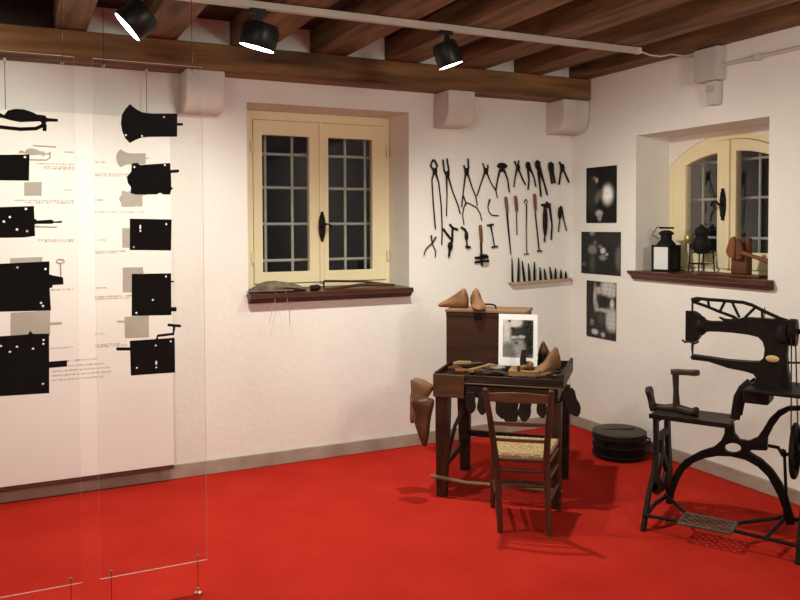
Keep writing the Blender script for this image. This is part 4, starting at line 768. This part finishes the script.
# ------------------------------------------------------------------ low round tub
tb=empty('round_tub',(-.272,-.90,0),0,'low round black banded tub with a brownish lid on the carpet by the side wall','tub')
tp=[(.170,.004),(.178,.02),(.18,.06),(.176,.062),(.176,.068),(.183,.072),(.184,.115),(.178,.119),(.178,.126),(.186,.13),(.187,.168),(.18,.174)]
MB().lathe(tp,(0,0,0),n=36).build('tub_body','iron',tb)
for z in (.03,.093,.15): MB().ring((0,0,z),.186,.006,n=40,k=6).build('band','lock',tb)
MB().lathe([(.186,.1745),(.188,.182),(.17,.19),(.05,.194),(.002,.194)],n=36).build('lid','olive',tb)
MB().tube([(-.10,.04,.192),(-.02,-.01,.2),(.09,-.05,.198)],.009,8,flat=.5).build('lid_bar','ironb',tb)
for a in (200,20,-50): 
    x,y=math.cos(R(a)),math.sin(R(a)); MB().tube([(x*.183,y*.183,.15),(x*.21,y*.21,.145),(x*.212,y*.212,.12),(x*.185,y*.185,.11)],.007,8).build('lug','iron',tb)
# ------------------------------------------------------------------ sewing machine
DM=D['M']; sm=empty('treadle_sewing_machine',(-.655,-2.187,0),R(-60),'black cast-iron treadle sewing machine for shoe repair on its iron stand','sewing machine')
sm_=sm; U=lambda L,v=0:[(a,v,b) for a,b in L]
P2=lambda p,t:(p[0],t,p[1])
# arch frame
plate('arch_frame',DM['arch'],[DM['hole']],P2,.10,.135,'iron',sm,.006)
# end castings
def endcast(u,label=None):
    o=[(-.335,0),(-.30,0),(-.20,.19),(-.08,.13),(.08,.12),(.13,.11),(.195,0),(.23,0),(.215,.2),(.18,.35),(.15,.575),(-.12,.575),(-.105,.40),(-.135,.29),(-.25,.16)]
    hs=[[(-.07,.47),(.10,.47),(.10,.54),(-.07,.54)],[(-.085,.27),(-.01,.35),(-.01,.43),(-.07,.43)],[(.135,.26),(.04,.36),(.04,.43),(.115,.43)],[(.03,.17),(.10,.22),(.03,.31),(-.05,.22)]]
    return plate('end_frame',o,hs,YZ,u-.012,u+.012,'iron',sm,.004)
endcast(-.352); endcast(.40)
MB().tube([(-.352,-.30,.07),(-.352,-.1,.085),(-.352,.18,.06)],.012,8).build('cross_rod','iron',sm)
# top tray (low table)
MB().b2((-.385,-.115,.576),(.04,.145,.587)).build('low_table','ironb',sm,bevel=.004)
MB().b2((-.385,-.12,.566),(.04,-.112,.592)).build('table_rim','iron',sm,bevel=.002)
# bed plate
MB().b2((.115,-.17,.775),(.62,.18,.795)).build('bed_plate','iron',sm,bevel=.006)
MB().b2((.10,-.09,.705),(.225,.08,.774)).build('drawer_box','iron',sm,bevel=.012)
m=MB(); m.tube(U(DM['bracket'],-.0),[.022,.020,.018,.016,.015],10,flat=1.6); m.tube(U(DM['bracket'],.12),[.020,.019,.018,.016,.015],10); m.build('bed_bracket','iron',sm)
# arm and pedestal
o=plate('machine_arm',DM['body'],[],P2,-.032,.032,'iron',sm,.014)
MB().lathe([(.05,0),(.058,.02),(.05,.05),(.042,.09)],(.285,0,1.035),(0,0,1)).build('column_collar','iron',sm)
f0,f1=DM['face']
q=MB(); q.tube([(f0[0],0,f0[1]+.004),(f0[0],0,f1[1])],.017,14); q.build('needle_head','iron',sm)
MB().ell((-.135,0,1.09),(.035,.042,.055)).build('head_casting','iron',sm)
n0,n1=DM['needle']
q=MB(); q.tube([(n0[0],0,n0[1]),(n0[0],0,1.16)],.006,8); q.tube([(-.178,0,1.0),(-.182,0,.96),(-.18,0,.918)],[.009,.007,.004],8); q.build('needle_bar','ironb',sm)
MB().tube(U(DM['curl'],-.03),.006,8).build('presser_lever','ironb',sm)
q=MB()
q.tube(U(DM['top'],.0),.0095,8); q.tube(U(DM['bot'],.0),.0085,8)
for s in DM['struts']: q.tube(U(s),.0075,8)
q.ell((-.165,0,1.23),(.028,.012,.012)); q.build('take_up_lever','iron',sm)
q=MB(); q.tube(U(DM['latch'],-.02),[.005,.009,.012],8); q.ring((.045,-.02,1.13),.014,.006,(0,1,0),14,6); q.build('thread_latch','iron',sm)
MB().tube(U(DM['pin']),.0022,6).build('spool_pin','iron',sm)
q=MB(); q.ell((.232,-.034,.944),(.033,.005,.018),n=20); o=q.build('maker_badge','gold',sm); o.scale=(1,1,1)
tag(o,'worn gold oval badge with illegible emblem')
q=MB()
q.lathe([(.035,-.02),(.07,-.018),(.072,0),(.07,.018),(.035,.02)],(.325,0,1.085),(1,0,0),28); q.build('pulley','iron',sm)
q=MB(); q.tube(U(DM['shaft'],0),.014,12); q.tube([(.30,0,1.085),(.345,0,1.09)],.022,12); q.build('drive_shaft','iron',sm)
MB().lathe([(.03,-.018),(.10,-.014),(.112,-.008),(.112,.008),(.10,.014),(.03,.018)],(.43,0,1.092),(1,0,0),32).build('hand_wheel','iron',sm)
MB().tube(U(DM['rod2'],-.02),.006,8).build('winder_rod','ironb',sm)
for v,k in ((-.06,0),(.06,1)): 
    MB().tube([(.325,v*1.1,1.08),(.338,v*2.1,.46)],.0035,6).build('drive_belt','leather',sm)
# lower wheel
q=MB(); q.ring((.335,.03,.46),.135,.013,(1,0,0),40,8); q.lathe([(.025,-.02),(.025,.02)],(.335,.03,.46),(1,0,0),16)
for a in range(6):
    t=a*PI/3; q.tube([(.335,.03+.02*math.cos(t),.46+.02*math.sin(t)),(.335,.03+.13*math.cos(t),.46+.13*math.sin(t))],.008,8)
q.build('flywheel','iron',sm)
q=MB(); q.tube([(a,.06,b) for a,b in DM['crank']]+[(.40,.03,.46)],.010,8); q.build('crank','iron',sm)
q=MB(); P=U(DM['pitman'],.05); q.tube([(P[0][0],.04,.43)]+[(a,b,c) for a,b,c in P[1:3]]+[(.29,.03,.105)],[.011,.008,.008,.010],8); q.ell((.275,.045,.44),(.018,.014,.018)); q.build('pitman_rod','iron',sm)
# treadle
tr_=MB(); u0,u1,v0,v1,zz=-.160,.098,-.355,-.19,.095
off=.0
tr_=MB(); 
for (a,b) in (((u0,v0),(u1,v0)),((u1,v0),(u1,v1)),((u1,v1),(u0,v1)),((u0,v1),(u0,v0))): tr_.tube([(a[0],a[1],zz),(b[0],b[1],zz)],.008,6)
n=6
for i in range(-6,n+6):
    for sgn in (1,-1):
        a=u0+(u1-u0)*i/n; dv=v1-v0; x0=a; x1=a+sgn*dv*.9
        t0,t1=0.,1.
        def cl(x0,x1):
            ts=[0,1]; dx=x1-x0
            lo,hi=sorted(((u0-x0)/dx,(u1-x0)/dx)); return max(0,lo),min(1,hi)
        t0,t1=cl(x0,x1)
        if t1-t0>.05: tr_.tube([(x0+(x1-x0)*t0,v0+dv*t0,zz),(x0+(x1-x0)*t1,v0+dv*t1,zz)],.0048,5)
tr_.build('treadle_plate','tread',sm)
for L in ([(-.352,-.30,.08),(u0,-.31,.09)],[(u1,-.29,.09),(.40,-.31,.085)],[(u1,-.19,.095),(.29,.03,.10),(.40,.05,.09)],[(.25,-.295,.085),(.29,.0,.10)],[(-.352,.1,.08),(u0,-.19,.095)]):
    MB().tube(L,.010,8).build('treadle_bar','iron',sm)
# iron shoemaker's anvil on the low table
av=empty('shoe_anvil',(-.655,-2.187,0),R(-60),'three-footed iron shoe anvil standing on the low table of the sewing machine','anvil')
q=MB(); q.tube(U(DM['anvpost']),[.024,.019,.027],12,flat=.8); q.tube([(-.266,0,.615),(-.335,0,.608),(-.397,0,.61)],[.026,.02,.018],12); q.tube([(-.266,0,.615),(-.21,-.01,.609),(-.165,-.02,.606)],[.026,.024,.022],12); q.build('anvil_body','ironb',av)
def foot(cx,cz,L,w,ang,nm,v=0,th=.011):
    o=[(-.5,0),(-.46,.5),(-.3,.75),(-.1,.6),(.1,.62),(.3,.95),(.45,.7),(.5,0)]; pl=[(a*L,b*w) for a,b in o]+[(a*L,-b*w) for a,b in o[::-1][1:-1]]
    rt=Matrix.Rotation(-R(ang),3,'Y')
    def f(p,t): 
        a=rt@Vector((p[0],p[1],t)); return (a.x+cx,a.y+v,a.z+cz)
    MB().prism(pl,f,-th/2,th/2).build(nm,'ironb',av,bevel=.004)
foot(-.220,.822,.16,.042,3,'upper_sole',0,.026); foot(-.408,.650,.145,.042,103,'side_sole',0,.028); MB().lathe([(.026,-.012),(.03,0),(.026,.012)],(-.155,-.02,.61),(1,0,0),16).build('small_sole','iron',av)
# ------------------------------------------------------------------ things on the side window sill
zs=1.3095
ln=empty('oil_lantern',(.105,-.955,zs),R(0),'square black metal lantern with white panes and wire handle on the side window sill','lantern')
ln.rotation_euler=(0,0,R(14))
a=.066
q=MB(); q.b2((-a-.008,-a-.008,0),(a+.008,a+.008,.016)); q.b2((-a-.008,-a-.008,.178),(a+.008,a+.008,.19))
for i in(-1,1):
    for j in(-1,1): q.b2((i*a-.008,j*a-.008,.016),(i*a+.008,j*a+.008,.178))
q.build('lantern_frame','lock',ln,bevel=.002)
for nm,A_,B_2 in (('lantern_pane',(-a-.002,-a+.009,.017),(-a+.002,a-.009,.177)),('lantern_pane',(-a+.009,-a-.002,.017),(a-.009,-a+.002,.177)),('lantern_pane',(a-.002,-a+.009,.017),(a+.002,a-.009,.177)),('lantern_pane',(-a+.009,a-.002,.017),(a-.009,a+.002,.177))):
    MB().b2(A_,B_2).build(nm,'milk' if A_[0]==-a-.002 else 'iron',ln)
MB().lathe([(.070,.1905),(.045,.225),(.04,.228),(.04,.262),(.052,.266),(.054,.276),(.034,.292),(.016,.296)],n=20).build('chimney','lock',ln)
MB().tube([(0,.06,.235),(-.0,.115,.262),(0,.075,.318),(0,-.055,.316),(0,-.06,.31)],.0035,8).build('wire_handle','lock',ln)
MB().b2((-.012,-.055,.306),(.012,.05,.318)).build('handle_grip','lock',ln,bevel=.004)
vs_=empty('cream_candlestick',(.275,-1.0,zs),0,'slim cream candlestick with yellowish top between lantern and iron pot','candlestick')
MB().lathe([(.022,0),(.022,.008),(.008,.014),(.008,.10),(.014,.104),(.008,.11),(.008,.20)],n=14).build('stem','cream',vs_); MB().ell((0,0,.235),(.032,.032,.038)).build('round_top','brass',vs_)
pt=empty('iron_pot',(.235,-1.16,zs),0,'dark iron pot held up on a thin four-legged stand on the side window sill','pot')
MB().lathe([(.03,.13),(.052,.145),(.062,.18),(.060,.22),(.045,.245),(.038,.255),(.046,.268),(.048,.29),(.035,.315),(.012,.325),(.012,.335),(.002,.338)],n=22).build('pot_body','lock',pt)
for i in(-1,1):
    for j in(-1,1): MB().tube([(i*.05,j*.072,0),(i*.045,j*.06,.16)],.005,8).build('leg','lock',pt)
q=MB()
for z in (.06,.14): q.tube([(-.049,-.070+z*.05,z),(.049,-.070+z*.05,z),(.049,.070-z*.05,z),(-.049,.070-z*.05,z),(-.049,-.070+z*.05,z)],.004,6)
q.build('stand_rail','lock',pt)
q=MB(); q.tube([(0,.075,.20),(0,.10,.19),(0,.105,.17)],[.01,.008,.006],8); q.build('spout','lock',pt)
wm=empty('wooden_clamp_model',(.12,-1.60,zs),0,'red-brown wooden clamp model with side arm on a flat base board','wooden model')
MB().b2((-.08,-.20,0),(.03,.30,.016)).build('base_board','redb',wm,bevel=.003)
q=MB(); q.b2((-.03,-.065,.0165),(.03,.055,.16)); q.b2((-.01,-.065,.16),(.03,-.02,.25)); q.build('upright_block','redb',wm,bevel=.006)
q=MB(); q.prism([(.005,.11),(.055,.125),(.075,.16),(.06,.20),(.04,.245),(.015,.26),(.0,.22)],YZ,-.06,-.031); q.build('front_jaw','red',wm,bevel=.006)
q=MB(); q.prism([(-.05,.11),(-.004,.105),(-.006,.245),(-.035,.235),(-.05,.18)],YZ,-.06,-.031); q.build('front_jaw','redb',wm,bevel=.006)
MB().tube([(-.045,-.05,.155),(-.045,-.15,.13),(-.045,-.28,.10)],[.014,.013,.017],10).build('side_arm','red',wm)
# ------------------------------------------------------------------ things on the back window sill
zb=1.1925
q=MB(); n=18; k=12; random.seed(3)
hb=empty('hide_bag',(-2.51,.03,zb),R(4),'limp grey-brown hide bag lying on the back window sill','bag')
vs=[];fs=[]
for i in range(n+1):
    t=i/n; x=-.19+.42*t; h=.075*math.sin(PI*min(1,t*1.0))**.7*(1-.35*t)+.008; wv=.07*math.sin(PI*t)**.5+.01
    for j in range(k):
        a_=2*PI*j/k; rr_=1+.12*math.sin(5*a_+7*t)+.06*random.uniform(-1,1)
        vs.append((x,wv*math.cos(a_)*rr_,h*.5+max(-h*.5,h*.55*math.sin(a_)*rr_)))
fs=[(i*k+j,i*k+(j+1)%k,(i+1)*k+(j+1)%k,(i+1)*k+j) for i in range(n) for j in range(k)]+[tuple(range(k))[::-1],tuple(n*k+j for j in range(k))]
q.add(vs,fs).build('bag_body','hide',hb)
MB().tube([(-.22,-.04,.012),(-.12,-.06,.012),(.0,-.085,.014),(.1,-.075,.012)],[.006,.012,.014,.010],8,flat=.6).build('bag_flap','hide',hb)
for (a1,b1) in (((-.03,-.095,.006),[(-.035,-.104,-.03),(-.065,-.106,-.12),(-.085,-.104,-.215)]),((.04,-.095,.006),[(.045,-.107,-.04),(.062,-.106,-.13),(.063,-.104,-.23)])):
    MB().tube([(a1[0],-.05,.01),a1]+b1,.0016,6).build('hanging_cord','base',hb)
tag(MB().tube([(-2.26,.02,zb+.016),(-2.21,.0,zb+.02),(-2.19,.0,zb+.022)],[.020,.022,.013],10).build('stick_ferrule','lock'),'small dark wooden ferrule beside the hide bag on the sill','ferrule')
st=empty('wooden_rod',(0,0,0),0,'long straight dark rod lying across the back window sill','rod')
MB().tube([(-2.09,.20,zb+.05),(-1.8,.16,zb+.04),(-1.60,.10,zb+.012)],[.008,.009,.008],8).build('rod_shaft','benchd',st); MB().tube([(-2.09,.20,zb+.0),(-2.09,.20,zb+.05)],.006,8).build('rod_foot','benchd',st)
st=empty('curved_stick',(0,0,0),0,'curved dark wooden stick with hooked end on the back window sill','stick')
MB().tube([(-2.17,-.03,zb+.008),(-2.02,.03,zb+.010),(-1.85,.08,zb+.022),(-1.72,.06,zb+.018),(-1.575,.08,zb+.010)],[.006,.010,.012,.013,.008],8).build('stick_shaft','lastd',st)

# ------------------------------------------------------------------ camera
cam=bpy.data.cameras.new('camera'); co=bpy.data.objects.new('camera',cam); COL.objects.link(co); S.camera=co
CX,CY,CZ,yaw,pit,rol,foc,py=(-4.12408,-5.29038,1.65,0.450427,0.030329,-0.003666,796.739,249.239)
F_=Vector((math.sin(yaw)*math.cos(pit),math.cos(yaw)*math.cos(pit),-math.sin(pit))); r_=Vector((math.cos(yaw),-math.sin(yaw),0)); u_=r_.cross(F_)
rr=r_*math.cos(rol)+u_*math.sin(rol); uu=-r_*math.sin(rol)+u_*math.cos(rol)
co.matrix_world=Matrix(((rr.x,uu.x,-F_.x,CX),(rr.y,uu.y,-F_.y,CY),(rr.z,uu.z,-F_.z,CZ),(0,0,0,1)))
cam.sensor_width=36; cam.lens=foc*36/800; cam.shift_y=-(300-py)/800; cam.clip_start=.05
w=bpy.data.worlds.new('world'); S.world=w; w.use_nodes=True; w.node_tree.nodes['Background'].inputs[0].default_value=(.004,.004,.0045,1); w.node_tree.nodes['Background'].inputs[1].default_value=1
S.view_settings.view_transform='Standard'; S.view_settings.look='None'; S.view_settings.gamma=1; S.view_settings.exposure=0.4
